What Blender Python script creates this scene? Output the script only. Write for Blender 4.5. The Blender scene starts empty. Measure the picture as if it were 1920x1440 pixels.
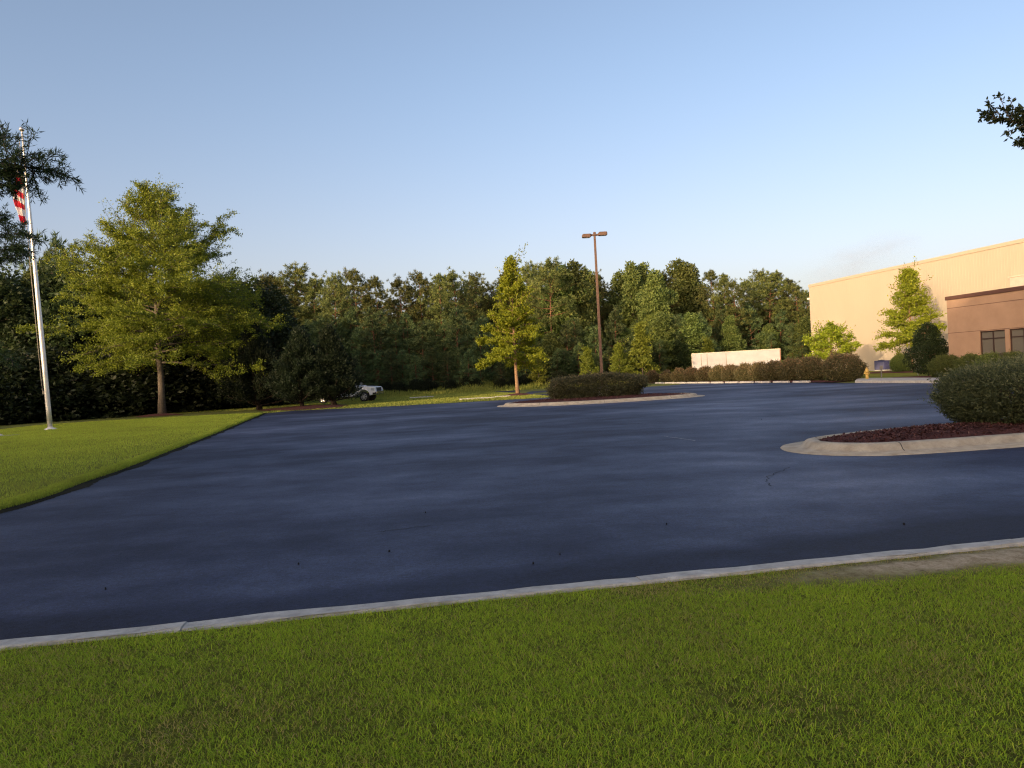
import bpy, math, random
import numpy as np
from mathutils import Vector, Matrix
rad = math.radians
random.seed(7)
S = bpy.context.scene
COL = S.collection

# ------------------------------------------------------------------ camera
F = 1420.0; PITCH = rad(0.74); ROLL = rad(3.05); EYE = 1.65
_fw = np.array([0, math.cos(PITCH), -math.sin(PITCH)])
_r0 = np.array([1.0, 0, 0]); _u0 = np.array([0, math.sin(PITCH), math.cos(PITCH)])
_R = math.cos(ROLL) * _r0 - math.sin(ROLL) * _u0
_U = math.sin(ROLL) * _r0 + math.cos(ROLL) * _u0
def ray(x, y): return _fw + (x - 960) / F * _R - (y - 720) / F * _U
def G(x, y, z=0.0):
    d = ray(x, y); t = (z - EYE) / d[2]; return Vector((d[0] * t, d[1] * t, z))
def at(x, y, D):
    d = ray(x, y); t = D / d[1]; return Vector((d[0] * t, d[1] * t, EYE + d[2] * t))
def proj(p):
    q = np.array([p[0], p[1], p[2] - EYE]); a = q @ _fw
    return 960 + F * (q @ _R) / a, 720 - F * (q @ _U) / a
def wallhit(x, y, p0, u):
    n = np.array([u[1], -u[0], 0.0]); d = ray(x, y)
    t = (n @ np.array([p0[0], p0[1], 0])) / (n @ d)
    return Vector((d[0] * t, d[1] * t, EYE + d[2] * t))
cam_d = bpy.data.cameras.new("camera"); cam = bpy.data.objects.new("camera", cam_d); COL.objects.link(cam)
cam_d.sensor_width = 36; cam_d.lens = F / 1920 * 36; cam_d.clip_start = 0.05; cam_d.clip_end = 6000
mw = Matrix.Identity(4)
for i in range(3):
    mw[i][0] = _R[i]; mw[i][1] = _U[i]; mw[i][2] = -_fw[i]
mw[2][3] = EYE
cam.matrix_world = mw
S.camera = cam

# ------------------------------------------------------------------ light
SUN_A = rad(37); SUN_E = rad(8.5)
w = bpy.data.worlds.new("World"); S.world = w; w.use_nodes = True
nt = w.node_tree; bg = nt.nodes["Background"]
sky = nt.nodes.new("ShaderNodeTexSky"); sky.sky_type = 'NISHITA'; sky.sun_disc = False
sky.sun_elevation = SUN_E; sky.sun_rotation = SUN_A + math.pi
sky.air_density = 0.6; sky.dust_density = 4.0; sky.ozone_density = 0.0; sky.altitude = 100
tn = nt.nodes.new("ShaderNodeMix"); tn.data_type = 'RGBA'; tn.blend_type = 'MULTIPLY'; tn.inputs[0].default_value = 1.0
tcw = nt.nodes.new("ShaderNodeTexCoord"); sx_ = nt.nodes.new("ShaderNodeSeparateXYZ"); nt.links.new(tcw.outputs["Generated"], sx_.inputs[0])
rw = nt.nodes.new("ShaderNodeValToRGB"); rw.color_ramp.interpolation = 'EASE'
for e_, (p_, c_) in zip(rw.color_ramp.elements, ((0.02, (1.12, 0.94, 0.90, 1)), (0.40, (1.05, 1.07, 1.12, 1)))): e_.position = p_; e_.color = c_
nt.links.new(sx_.outputs[2], rw.inputs[0]); nt.links.new(rw.outputs[0], tn.inputs[7])
nt.links.new(sky.outputs[0], tn.inputs[6]); nt.links.new(tn.outputs[2], bg.inputs[0]); bg.inputs[1].default_value = 0.15
sd = bpy.data.lights.new("sun", 'SUN'); so = bpy.data.objects.new("sun", sd); COL.objects.link(so)
sd.energy = 2.0; sd.angle = rad(0.5); sd.color = (1.0, 0.73, 0.43)
Ld = Vector((math.sin(SUN_A) * math.cos(SUN_E), math.cos(SUN_A) * math.cos(SUN_E), -math.sin(SUN_E)))
so.rotation_euler = Ld.to_track_quat('-Z', 'Y').to_euler(); so.location = (-30, -40, 30)
S.view_settings.view_transform = 'Standard'; S.view_settings.look = 'None'
S.view_settings.gamma = 1; S.view_settings.exposure = 1.1
S.render.engine = 'CYCLES'
cy = S.cycles
cy.max_bounces = 5; cy.diffuse_bounces = 3; cy.glossy_bounces = 2; cy.transmission_bounces = 3
cy.transparent_max_bounces = 4; cy.caustics_reflective = False; cy.caustics_refractive = False
cy.sample_clamp_indirect = 4; cy.use_denoising = True; cy.denoising_prefilter = 'NONE'; cy.pixel_filter_type = 'BLACKMAN_HARRIS'; cy.filter_width = 1.2

# ------------------------------------------------------------------ materials
def newmat(name):
    m = bpy.data.materials.new(name); m.use_nodes = True
    return m, m.node_tree, m.node_tree.nodes["Principled BSDF"]
def ramp(t, fac, stops):
    r = t.nodes.new("ShaderNodeValToRGB"); e = r.color_ramp.elements
    while len(e) < len(stops): e.new(0.5)
    for k, (p, c) in enumerate(stops):
        e[k].position = p; e[k].color = (*c, 1)
    t.links.new(fac, r.inputs[0]); return r.outputs[0]
def noise(t, scale, detail=5, rough=0.6, coord="Object", stretch=None, rotz=0.0):
    tc = t.nodes.new("ShaderNodeTexCoord"); n = t.nodes.new("ShaderNodeTexNoise")
    n.inputs["Scale"].default_value = scale; n.inputs["Detail"].default_value = detail; n.inputs["Roughness"].default_value = rough
    if stretch:
        mp = t.nodes.new("ShaderNodeMapping"); mp.inputs["Scale"].default_value = stretch; mp.inputs["Rotation"].default_value = (0, 0, rotz)
        t.links.new(tc.outputs[coord], mp.inputs[0]); t.links.new(mp.outputs[0], n.inputs["Vector"])
    else: t.links.new(tc.outputs[coord], n.inputs["Vector"])
    return n.outputs["Fac"]
def math_(t, op, a, b):
    n = t.nodes.new("ShaderNodeMath"); n.operation = op
    for k, v in enumerate((a, b)):
        if isinstance(v, (int, float)): n.inputs[k].default_value = v
        else: t.links.new(v, n.inputs[k])
    return n.outputs[0]
def mixc(t, fac, a, b, mode='MIX'):
    n = t.nodes.new("ShaderNodeMix"); n.data_type = 'RGBA'; n.blend_type = mode
    if isinstance(fac, (int, float)): n.inputs[0].default_value = fac
    else: t.links.new(fac, n.inputs[0])
    for k, v in ((6, a), (7, b)):
        if isinstance(v, tuple): n.inputs[k].default_value = (*v, 1)
        else: t.links.new(v, n.inputs[k])
    return n.outputs[2]
def bump(t, b, h, strength, dist=0.02):
    n = t.nodes.new("ShaderNodeBump"); n.inputs["Strength"].default_value = strength; n.inputs["Distance"].default_value = dist
    t.links.new(h, n.inputs["Height"]); t.links.new(n.outputs[0], b.inputs["Normal"])
def M(name, c1, c2=None, rough=0.8, scale=3.0, bmp=0.0, bscale=60.0, metal=0.0, spec=0.4):
    m, t, b = newmat(name)
    b.inputs["Roughness"].default_value = rough; b.inputs["Metallic"].default_value = metal
    b.inputs["Specular IOR Level"].default_value = spec
    c2 = c2 or tuple(c * 0.82 for c in c1)
    f = noise(t, scale)
    t.links.new(ramp(t, f, [(0.3, c2), (0.7, c1)]), b.inputs["Base Color"])
    if bmp: bump(t, b, noise(t, bscale, 3), bmp)
    return m
def leafmat(name, stops, trans=0.3, rough=0.55, spec=0.3, gain=1.6, var=0.5):
    trans = 0.42
    m, t, b = newmat(name)
    a = t.nodes.new("ShaderNodeAttribute"); a.attribute_name = "tint"
    oi = t.nodes.new("ShaderNodeObjectInfo")
    c = ramp(t, a.outputs["Fac"], [(p_, tuple(min(0.6, q * gain) for q in c_)) for p_, c_ in stops])
    hs = t.nodes.new("ShaderNodeHueSaturation")
    t.links.new(c, hs.inputs["Color"])
    t.links.new(math_(t, 'MULTIPLY_ADD', oi.outputs["Random"], var), hs.inputs["Value"])
    hs.inputs["Value"].links[0].from_node.inputs[2].default_value = 1.0 - var / 2
    n2 = t.nodes.new("ShaderNodeMath"); n2.operation = 'MULTIPLY_ADD'; n2.inputs[1].default_value = 0.03; n2.inputs[2].default_value = 0.485
    t.links.new(oi.outputs["Random"], n2.inputs[0]); t.links.new(n2.outputs[0], hs.inputs["Hue"])
    b.inputs["Roughness"].default_value = rough; b.inputs["Specular IOR Level"].default_value = spec
    t.links.new(hs.outputs[0], b.inputs["Base Color"])
    tr = t.nodes.new("ShaderNodeBsdfTranslucent"); t.links.new(hs.outputs[0], tr.inputs[0])
    mx = t.nodes.new("ShaderNodeMixShader"); mx.inputs[0].default_value = trans
    t.links.new(b.outputs[0], mx.inputs[1]); t.links.new(tr.outputs[0], mx.inputs[2])
    out = t.nodes["Material Output"]; t.links.new(mx.outputs[0], out.inputs[0])
    return m

MAT = {}
def asphalt():
    m, t, b = newmat("asphalt")
    big = noise(t, 0.10, 5, 0.6, stretch=(1.0, 1.2, 1), rotz=rad(-9))
    strk = noise(t, 0.20, 4, 0.5, stretch=(0.75, 1.35, 1), rotz=rad(-14))
    mid = noise(t, 0.9, 5, 0.65, stretch=(0.9, 1.2, 1), rotz=rad(-10))
    fine = noise(t, 110, 3, 0.75); grit = noise(t, 26, 4, 0.8); lump = noise(t, 6.5, 4, 0.75)
    mix = math_(t, 'ADD', math_(t, 'ADD', math_(t, 'MULTIPLY', big, 0.42), math_(t, 'MULTIPLY', strk, 0.40)), math_(t, 'MULTIPLY', mid, 0.18))
    # darker strip along the front kerb
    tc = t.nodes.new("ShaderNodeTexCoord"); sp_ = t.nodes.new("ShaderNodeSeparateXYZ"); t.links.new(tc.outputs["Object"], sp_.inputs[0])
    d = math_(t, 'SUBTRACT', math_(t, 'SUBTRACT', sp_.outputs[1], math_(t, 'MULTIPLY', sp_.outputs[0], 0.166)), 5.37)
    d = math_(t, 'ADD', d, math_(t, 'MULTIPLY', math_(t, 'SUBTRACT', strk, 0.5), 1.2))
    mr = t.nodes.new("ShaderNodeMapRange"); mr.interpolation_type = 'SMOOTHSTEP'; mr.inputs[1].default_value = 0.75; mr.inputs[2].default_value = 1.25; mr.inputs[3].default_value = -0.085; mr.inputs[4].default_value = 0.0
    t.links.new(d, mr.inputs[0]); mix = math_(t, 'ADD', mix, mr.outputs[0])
    c = ramp(t, mix, [(0.38, (0.010, 0.011, 0.028)), (0.46, (0.019, 0.023, 0.056)), (0.53, (0.042, 0.050, 0.102)), (0.62, (0.095, 0.106, 0.180))])
    sp = ramp(t, fine, [(0.35, (0.5, 0.5, 0.5)), (0.60, (1.2, 1.2, 1.2)), (0.78, (1.8, 1.8, 1.8))])
    sg = ramp(t, math_(t, 'ADD', math_(t, 'MULTIPLY', grit, 0.6), math_(t, 'MULTIPLY', lump, 0.4)), [(0.36, (0.6, 0.6, 0.6)), (0.64, (1.45, 1.45, 1.45))])
    t.links.new(mixc(t, 1.0, mixc(t, 1.0, c, sp, 'MULTIPLY'), sg, 'MULTIPLY'), b.inputs["Base Color"])
    rr = t.nodes.new("ShaderNodeMapRange"); rr.inputs[1].default_value = 0.40; rr.inputs[2].default_value = 0.60
    rr.inputs[3].default_value = 0.72; rr.inputs[4].default_value = 0.50
    t.links.new(mix, rr.inputs[0]); t.links.new(rr.outputs[0], b.inputs["Roughness"])
    b.inputs["Specular IOR Level"].default_value = 0.32
    bump(t, b, math_(t, 'ADD', math_(t, 'ADD', fine, grit), math_(t, 'MULTIPLY', mid, 0.8)), 0.7, 0.006)
    return m
MAT['asphalt'] = asphalt()
MAT['concrete'] = M("concrete", (0.56, 0.54, 0.505), (0.34, 0.32, 0.295), 0.9, 7.0, 0.8, 60)
MAT['concrete_warm'] = M("concrete_warm", (0.50, 0.44, 0.35), (0.32, 0.27, 0.205), 0.9, 4.5, 0.7, 50)
MAT['dark_joint'] = M("dark_joint", (0.05, 0.045, 0.04))
def grassbase(name, a, b_, c_, s1=0.35, s2=6.0):
    m, t, b = newmat(name)
    n1 = noise(t, s1, 5); n2 = noise(t, s2, 6, 0.7)
    mix = math_(t, 'ADD', math_(t, 'MULTIPLY', n1, 0.55), math_(t, 'MULTIPLY', n2, 0.45))
    t.links.new(ramp(t, mix, [(0.36, a), (0.5, b_), (0.64, c_)]), b.inputs["Base Color"])
    b.inputs["Roughness"].default_value = 0.95; b.inputs["Specular IOR Level"].default_value = 0.1
    bump(t, b, noise(t, 45, 5, 0.8), 0.9, 0.04)
    return m
MAT['soil'] = grassbase("soil_under_grass", (0.020, 0.018, 0.008), (0.04, 0.042, 0.012), (0.06, 0.06, 0.02), 0.8, 9)
MAT['lawn'] = grassbase("lawn", (0.13, 0.14, 0.02), (0.19, 0.205, 0.03), (0.25, 0.26, 0.045))
MAT['lawn_far'] = grassbase("lawn_far", (0.10, 0.125, 0.03), (0.15, 0.165, 0.045), (0.20, 0.20, 0.06))
MAT['forest_floor'] = M("forest_floor", (0.03, 0.026, 0.015), (0.014, 0.013, 0.008), 1.0, 0.7, spec=0.1)
MAT['mulch'] = M("mulch", (0.15, 0.060, 0.052), (0.055, 0.022, 0.020), 0.95, 22, 1.0, 45, spec=0.15)
MAT['dirt'] = M("dirt", (0.30, 0.25, 0.18), (0.16, 0.12, 0.075), 1.0, 9, 0.6, 60, spec=0.1)
MAT['bark'] = M("bark", (0.15, 0.125, 0.10), (0.07, 0.058, 0.047), 0.95, 14, 1.0, 30, spec=0.15)
MAT['bark_dark'] = M("bark_dark", (0.06, 0.045, 0.035), (0.03, 0.024, 0.02), 0.95, 14, spec=0.1)
MAT['bark_light'] = M("bark_light", (0.34, 0.22, 0.13), (0.19, 0.12, 0.075), 0.95, 9, 0.6, 30, spec=0.15)
MAT['bark_pine'] = M("bark_pine", (0.22, 0.115, 0.065), (0.10, 0.055, 0.035), 0.95, 6, 1.0, 20, spec=0.15)
MAT['oak_leaf'] = leafmat("oak_leaf", [(0.0, (0.042, 0.056, 0.007)), (0.5, (0.084, 0.100, 0.010)), (1.0, (0.142, 0.152, 0.015))], 0.35, gain=1.95)
MAT['small_oak_leaf'] = leafmat("small_oak_leaf", [(0.0, (0.085, 0.115, 0.010)), (0.5, (0.15, 0.19, 0.014)), (1.0, (0.22, 0.255, 0.022))], 0.35, gain=1.9)
MAT['willow_leaf'] = leafmat("willow_leaf", [(0.0, (0.02, 0.035, 0.012)), (1.0, (0.05, 0.075, 0.022))], 0.2)
MAT['pine_leaf'] = leafmat("pine_leaf", [(0.0, (0.032, 0.042, 0.015)), (0.5, (0.072, 0.085, 0.026)), (1.0, (0.135, 0.142, 0.042))], 0.15, gain=1.85, var=0.85)
MAT['conifer_leaf'] = leafmat("conifer_leaf", [(0.0, (0.026, 0.046, 0.022)), (0.5, (0.060, 0.086, 0.034)), (1.0, (0.118, 0.142, 0.050))], 0.2, gain=1.75, var=0.8)
MAT['broad_leaf'] = leafmat("broad_leaf", [(0.0, (0.040, 0.060, 0.018)), (0.5, (0.080, 0.105, 0.028)), (1.0, (0.130, 0.150, 0.042))], 0.25, gain=1.85, var=0.7)
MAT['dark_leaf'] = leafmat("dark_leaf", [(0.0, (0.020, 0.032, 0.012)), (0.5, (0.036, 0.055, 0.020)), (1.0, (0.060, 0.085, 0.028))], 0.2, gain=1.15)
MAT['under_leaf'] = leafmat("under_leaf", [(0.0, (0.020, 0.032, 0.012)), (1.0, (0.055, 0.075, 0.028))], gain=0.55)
MAT['lime_leaf'] = leafmat("lime_leaf", [(0.0, (0.12, 0.15, 0.02)), (1.0, (0.22, 0.24, 0.035))], 0.35, gain=1.05)
MAT['cedar_leaf'] = leafmat("cedar_leaf", [(0.0, (0.014, 0.024, 0.012)), (1.0, (0.036, 0.052, 0.024))], 0.1, gain=0.8)
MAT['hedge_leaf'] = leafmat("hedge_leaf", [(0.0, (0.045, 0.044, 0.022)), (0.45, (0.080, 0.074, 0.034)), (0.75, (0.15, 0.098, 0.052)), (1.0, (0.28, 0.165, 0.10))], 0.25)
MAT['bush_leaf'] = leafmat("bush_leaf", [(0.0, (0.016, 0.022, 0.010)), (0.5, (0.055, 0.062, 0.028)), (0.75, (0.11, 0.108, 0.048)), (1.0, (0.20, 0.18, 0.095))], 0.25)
MAT['grass_blade'] = leafmat("grass_blade", [(0.0, (0.15, 0.110, 0.045)), (0.14, (0.115, 0.110, 0.018)), (0.4, (0.092, 0.124, 0.010)), (0.7, (0.130, 0.166, 0.012)), (1.0, (0.20, 0.205, 0.020))], 0.3, 0.7, 0.08, 3.4)
MAT['lawn_blade'] = leafmat("lawn_blade", [(0.0, (0.10, 0.095, 0.02)), (0.5, (0.145, 0.160, 0.020)), (1.0, (0.215, 0.215, 0.032))], 0.3, 0.7, 0.08, 2.4)
MAT['weed_blade'] = leafmat("weed_blade", [(0.0, (0.10, 0.11, 0.025)), (0.5, (0.16, 0.17, 0.035)), (1.0, (0.24, 0.22, 0.05))], 0.3, 0.7, 0.15)
MAT['alu'] = M("brushed_aluminium", (0.72, 0.70, 0.66), (0.62, 0.60, 0.57), 0.38, 4, metal=0.55)
MAT['gold'] = M("silver_ball", (0.75, 0.73, 0.70), rough=0.25, metal=0.9)
MAT['rope'] = M("rope", (0.30, 0.27, 0.23), rough=0.95)
MAT['bronze'] = M("bronze_paint", (0.135, 0.075, 0.05), (0.10, 0.056, 0.038), 0.55, 3)
MAT['lens'] = M("lens", (0.35, 0.33, 0.30), rough=0.3)
MAT['red'] = M("flag_red", (0.55, 0.025, 0.045), rough=0.9)
MAT['white'] = M("flag_white", (0.82, 0.80, 0.78), rough=0.9)
MAT['blue'] = M("flag_blue", (0.03, 0.04, 0.16), rough=0.9)
MAT['brown_wall'] = M("tan_stucco", (0.41, 0.265, 0.175), (0.34, 0.215, 0.14), 0.9, 1.1, 0.25, 90)
MAT['cap'] = M("dark_bronze", (0.115, 0.055, 0.04), rough=0.6)
MAT['frame'] = M("window_frame", (0.05, 0.028, 0.022), rough=0.5)
def glass():
    m, t, b = newmat("window_pane")
    b.inputs["Base Color"].default_value = (0.16, 0.145, 0.12, 1); b.inputs["Roughness"].default_value = 0.12
    tc = t.nodes.new("ShaderNodeTexCoord"); wv = t.nodes.new("ShaderNodeTexWave"); wv.bands_direction = 'Z'
    wv.inputs["Scale"].default_value = 7.0; t.links.new(tc.outputs["Object"], wv.inputs["Vector"])
    t.links.new(ramp(t, wv.outputs["Fac"], [(0.2, (0.115, 0.105, 0.088)), (0.7, (0.175, 0.16, 0.135))]), b.inputs["Base Color"])
    return m
MAT['pane'] = glass()
def ribbed():
    m, t, b = newmat("cream_metal_siding")
    n = noise(t, 0.12, 4)
    st = noise(t, 0.5, 3, stretch=(1, 1, 0.08))
    mix = math_(t, 'ADD', math_(t, 'MULTIPLY', n, 0.5), math_(t, 'MULTIPLY', st, 0.5))
    t.links.new(ramp(t, mix, [(0.35, (0.445, 0.375, 0.285)), (0.65, (0.48, 0.405, 0.31))]), b.inputs["Base Color"])
    b.inputs["Roughness"].default_value = 0.6
    return m
MAT['siding'] = ribbed()
MAT['siding_trim'] = M("siding_trim", (0.62, 0.54, 0.44), rough=0.6)
MAT['panel_white'] = M("pale_panel", (0.60, 0.50, 0.42), rough=0.6)
MAT['trailer'] = M("white_trailer_paint", (0.45, 0.44, 0.455), (0.34, 0.33, 0.345), 0.6, 0.8)
MAT['trailer_dark'] = M("trailer_seam", (0.28, 0.22, 0.18), rough=0.7)
MAT['trailer_red'] = M("trailer_corner", (0.30, 0.15, 0.10), rough=0.6)
MAT['ac'] = M("blue_grey_metal", (0.075, 0.08, 0.20), (0.05, 0.055, 0.14), 0.5, 5)
MAT['ac_light'] = M("louvre_metal", (0.22, 0.22, 0.33), rough=0.4)
MAT['hydrant'] = M("hydrant_yellow", (0.58, 0.38, 0.10), rough=0.5)
MAT['steel'] = M("galvanised_post", (0.22, 0.21, 0.19), rough=0.5, metal=0.5)
MAT['car_white'] = M("white_car_paint", (0.85, 0.86, 0.88), (0.82, 0.83, 0.85), 0.22, 2, spec=0.6)
MAT['car_glass'] = M("car_glass", (0.015, 0.017, 0.022), rough=0.05, spec=0.8)
MAT['tyre'] = M("tyre_rubber", (0.018, 0.018, 0.02), rough=0.85)
MAT['rim'] = M("alloy_rim", (0.62, 0.63, 0.66), rough=0.3, metal=0.7)
MAT['chrome'] = M("chrome", (0.6, 0.6, 0.63), rough=0.15, metal=0.9)
MAT['black'] = M("black_plastic", (0.02, 0.02, 0.022), rough=0.6)
MAT['lamp_clear'] = M("headlight_lens", (0.55, 0.57, 0.62), rough=0.1, spec=0.8)
MAT['sign_white'] = M("white_paint", (0.78, 0.74, 0.70), rough=0.6)
MAT['old_paint'] = M("old_white_paint", (0.45, 0.45, 0.46), (0.05, 0.055, 0.07), 0.8, 12)
MAT['pebble'] = M("debris", (0.012, 0.012, 0.014), rough=0.9)

# ------------------------------------------------------------------ mesh helpers
def link(name, me, mat=None, parent=None, smooth=False):
    o = bpy.data.objects.new(name, me); COL.objects.link(o)
    for m in (mat if isinstance(mat, (list, tuple)) else [mat] if mat else []): me.materials.append(MAT[m])
    if parent: o.parent = parent
    if smooth: me.polygons.foreach_set("use_smooth", np.ones(len(me.polygons), dtype=bool)); me.update()
    return o
def np_mesh(name, V, faces, tint=None):
    """V (n,3); faces: list of (m,k) index arrays"""
    me = bpy.data.meshes.new(name)
    me.vertices.add(len(V)); me.vertices.foreach_set("co", np.ascontiguousarray(V, dtype=np.float32).ravel())
    li = np.concatenate([f.ravel() for f in faces]).astype(np.int32)
    sizes = np.concatenate([np.full(len(f), f.shape[1]) for f in faces])
    ls = np.concatenate([[0], np.cumsum(sizes)[:-1]]).astype(np.int32)
    me.loops.add(len(li)); me.loops.foreach_set("vertex_index", li)
    me.polygons.add(len(ls)); me.polygons.foreach_set("loop_start", ls)
    me.update(calc_edges=True)
    if tint is not None:
        a = me.attributes.new("tint", 'FLOAT', 'POINT'); a.data.foreach_set("value", np.clip(tint, 0, 1).astype(np.float32))
    return me
class MB:
    def __init__(s): s.v = []; s.f = []; s.mi = []
    def add(s, v, f, mi=0):
        b = len(s.v); s.v += [tuple(x) for x in v]; s.f += [tuple(b + i for i in q) for q in f]; s.mi += [mi] * len(f); return s
    def box(s, c, d, rz=0.0, mi=0, taper=1.0, M_=None):
        hx, hy, hz = d[0] / 2, d[1] / 2, d[2] / 2
        v = []
        for z, k in ((-hz, 1), (hz, taper)):
            for x, y in ((-hx, -hy), (hx, -hy), (hx, hy), (-hx, hy)):
                p = Vector((x * k, y * k, z))
                if M_ is not None: p = M_ @ p
                cx = p.x * math.cos(rz) - p.y * math.sin(rz); cy_ = p.x * math.sin(rz) + p.y * math.cos(rz)
                v.append((c[0] + cx, c[1] + cy_, c[2] + p.z))
        return s.add(v, [(3, 2, 1, 0), (4, 5, 6, 7), (0, 1, 5, 4), (1, 2, 6, 5), (2, 3, 7, 6), (3, 0, 4, 7)], mi)
    def tube(s, pts, rr, n=8, mi=0, cap=True):
        P = [Vector(p) for p in pts]; rings = []
        ref = Vector((0.31, 0.17, 0.94)).normalized()
        for i, p in enumerate(P):
            t = (P[min(i + 1, len(P) - 1)] - P[max(i - 1, 0)])
            t = t.normalized() if t.length > 1e-9 else Vector((0, 0, 1))
            a = t.cross(ref if abs(t.dot(ref)) < 0.97 else Vector((1, 0, 0))).normalized(); b = t.cross(a)
            r = rr[i] if isinstance(rr, (list, tuple, np.ndarray)) else rr
            rings.append([p + (a * math.cos(2 * math.pi * k / n) + b * math.sin(2 * math.pi * k / n)) * r for k in range(n)])
        v = [q for r_ in rings for q in r_]; f = []
        for i in range(len(P) - 1):
            for k in range(n): f.append((i * n + k, i * n + (k + 1) % n, (i + 1) * n + (k + 1) % n, (i + 1) * n + k))
        if cap: f.append(tuple(range(n - 1, -1, -1))); f.append(tuple((len(P) - 1) * n + k for k in range(n)))
        return s.add(v, f, mi)
    def lathe(s, prof, n=16, c=(0, 0, 0), mi=0):
        v = []; f = []
        for r, z in prof:
            for k in range(n): v.append((c[0] + r * math.cos(2 * math.pi * k / n), c[1] + r * math.sin(2 * math.pi * k / n), c[2] + z))
        for i in range(len(prof) - 1):
            for k in range(n): f.append((i * n + k, i * n + (k + 1) % n, (i + 1) * n + (k + 1) % n, (i + 1) * n + k))
        f.append(tuple(range(n - 1, -1, -1))); f.append(tuple((len(prof) - 1) * n + k for k in range(n)))
        return s.add(v, f, mi)
    def prism(s, poly, y0, y1, mi=0, inset=0.0):
        """poly in x,z (ccw seen from -y) extruded along y"""
        n = len(poly)
        v = [(x, y0, z) for x, z in poly] + [(x, y1, z) for x, z in poly]
        f = [tuple(range(n)), tuple(range(2 * n - 1, n - 1, -1))]
        for i in range(n): f.append((i, i + n, (i + 1) % n + n, (i + 1) % n))
        return s.add(v, f, mi)
    def build(s, name, mat, parent=None, smooth=False, bev=0.0):
        me = bpy.data.meshes.new(name); me.from_pydata(s.v, [], s.f)
        if isinstance(mat, (list, tuple)): me.polygons.foreach_set("material_index", np.array(s.mi, dtype=np.int32))
        me.update(); o = link(name, me, mat, parent, smooth)
        if bev:
            b = o.modifiers.new("bevel", 'BEVEL'); b.width = bev; b.segments = 2; b.limit_method = 'ANGLE'; b.angle_limit = rad(40)
        return o
def empty(name, loc=(0, 0, 0), rz=0.0):
    o = bpy.data.objects.new(name, None); COL.objects.link(o); o.location = loc; o.rotation_euler = (0, 0, rz); o.empty_display_size = 0.3
    return o
def tag(o, label, cat, group=None):
    o["label"] = label; o["category"] = cat
    if group: o["group"] = group
    return o
def kind(o, k, label=None, cat=None):
    o["kind"] = k
    if label: o["label"] = label
    if cat: o["category"] = cat
    return o
def copy_tree(root, loc, rz=0.0, sc=(1, 1, 1)):
    r = root.copy(); COL.objects.link(r); r.location = loc; r.rotation_euler = (0, 0, rz); r.scale = sc
    for ch in list(root.children):
        c = ch.copy(); COL.objects.link(c); c.parent = r
        for g in ch.children:
            d = g.copy(); COL.objects.link(d); d.parent = c
    return r

# numpy value noise
_tab = np.random.default_rng(99).random((256, 256))
def vnoise(x, y, sc, sx=0.0):
    X = x * sc + 40.3 + sx * 17.7; Y = y * sc + 60.1 + sx * 9.1
    xi = np.floor(X).astype(int); yi = np.floor(Y).astype(int); fx = X - xi; fy = Y - yi
    fx = fx * fx * (3 - 2 * fx); fy = fy * fy * (3 - 2 * fy)
    a = _tab[xi % 256, yi % 256]; b = _tab[(xi + 1) % 256, yi % 256]; c = _tab[xi % 256, (yi + 1) % 256]; d = _tab[(xi + 1) % 256, (yi + 1) % 256]
    return (a * (1 - fx) + b * fx) * (1 - fy) + (c * (1 - fx) + d * fx) * fy
def fbm(x, y, sc, sx=0.0): return 0.5 * vnoise(x, y, sc, sx) + 0.3 * vnoise(x, y, sc * 2.1, sx + 1) + 0.2 * vnoise(x, y, sc * 4.3, sx + 2)
def unit(a): return a / (np.linalg.norm(a, axis=1, keepdims=True) + 1e-9)
def leaf_mesh(name, P, D, L, W, tint, rng, flat=0.0):
    n = len(P); D = unit(D); rv = rng.normal(size=(n, 3)); rv[:, 2] += flat
    s_ = unit(np.cross(D, rv)); nn = np.cross(s_, D)
    L = np.broadcast_to(L, n)[:, None]; W = np.broadcast_to(W, n)[:, None]
    V = np.empty((n, 4, 3)); mid = P + D * L * 0.45 + nn * L * 0.06
    V[:, 0] = P; V[:, 1] = mid + s_ * W * 0.5; V[:, 2] = P + D * L; V[:, 3] = mid - s_ * W * 0.5
    return np_mesh(name, V.reshape(-1, 3), [np.arange(4 * n).reshape(n, 4)], np.repeat(tint, 4))

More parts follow.
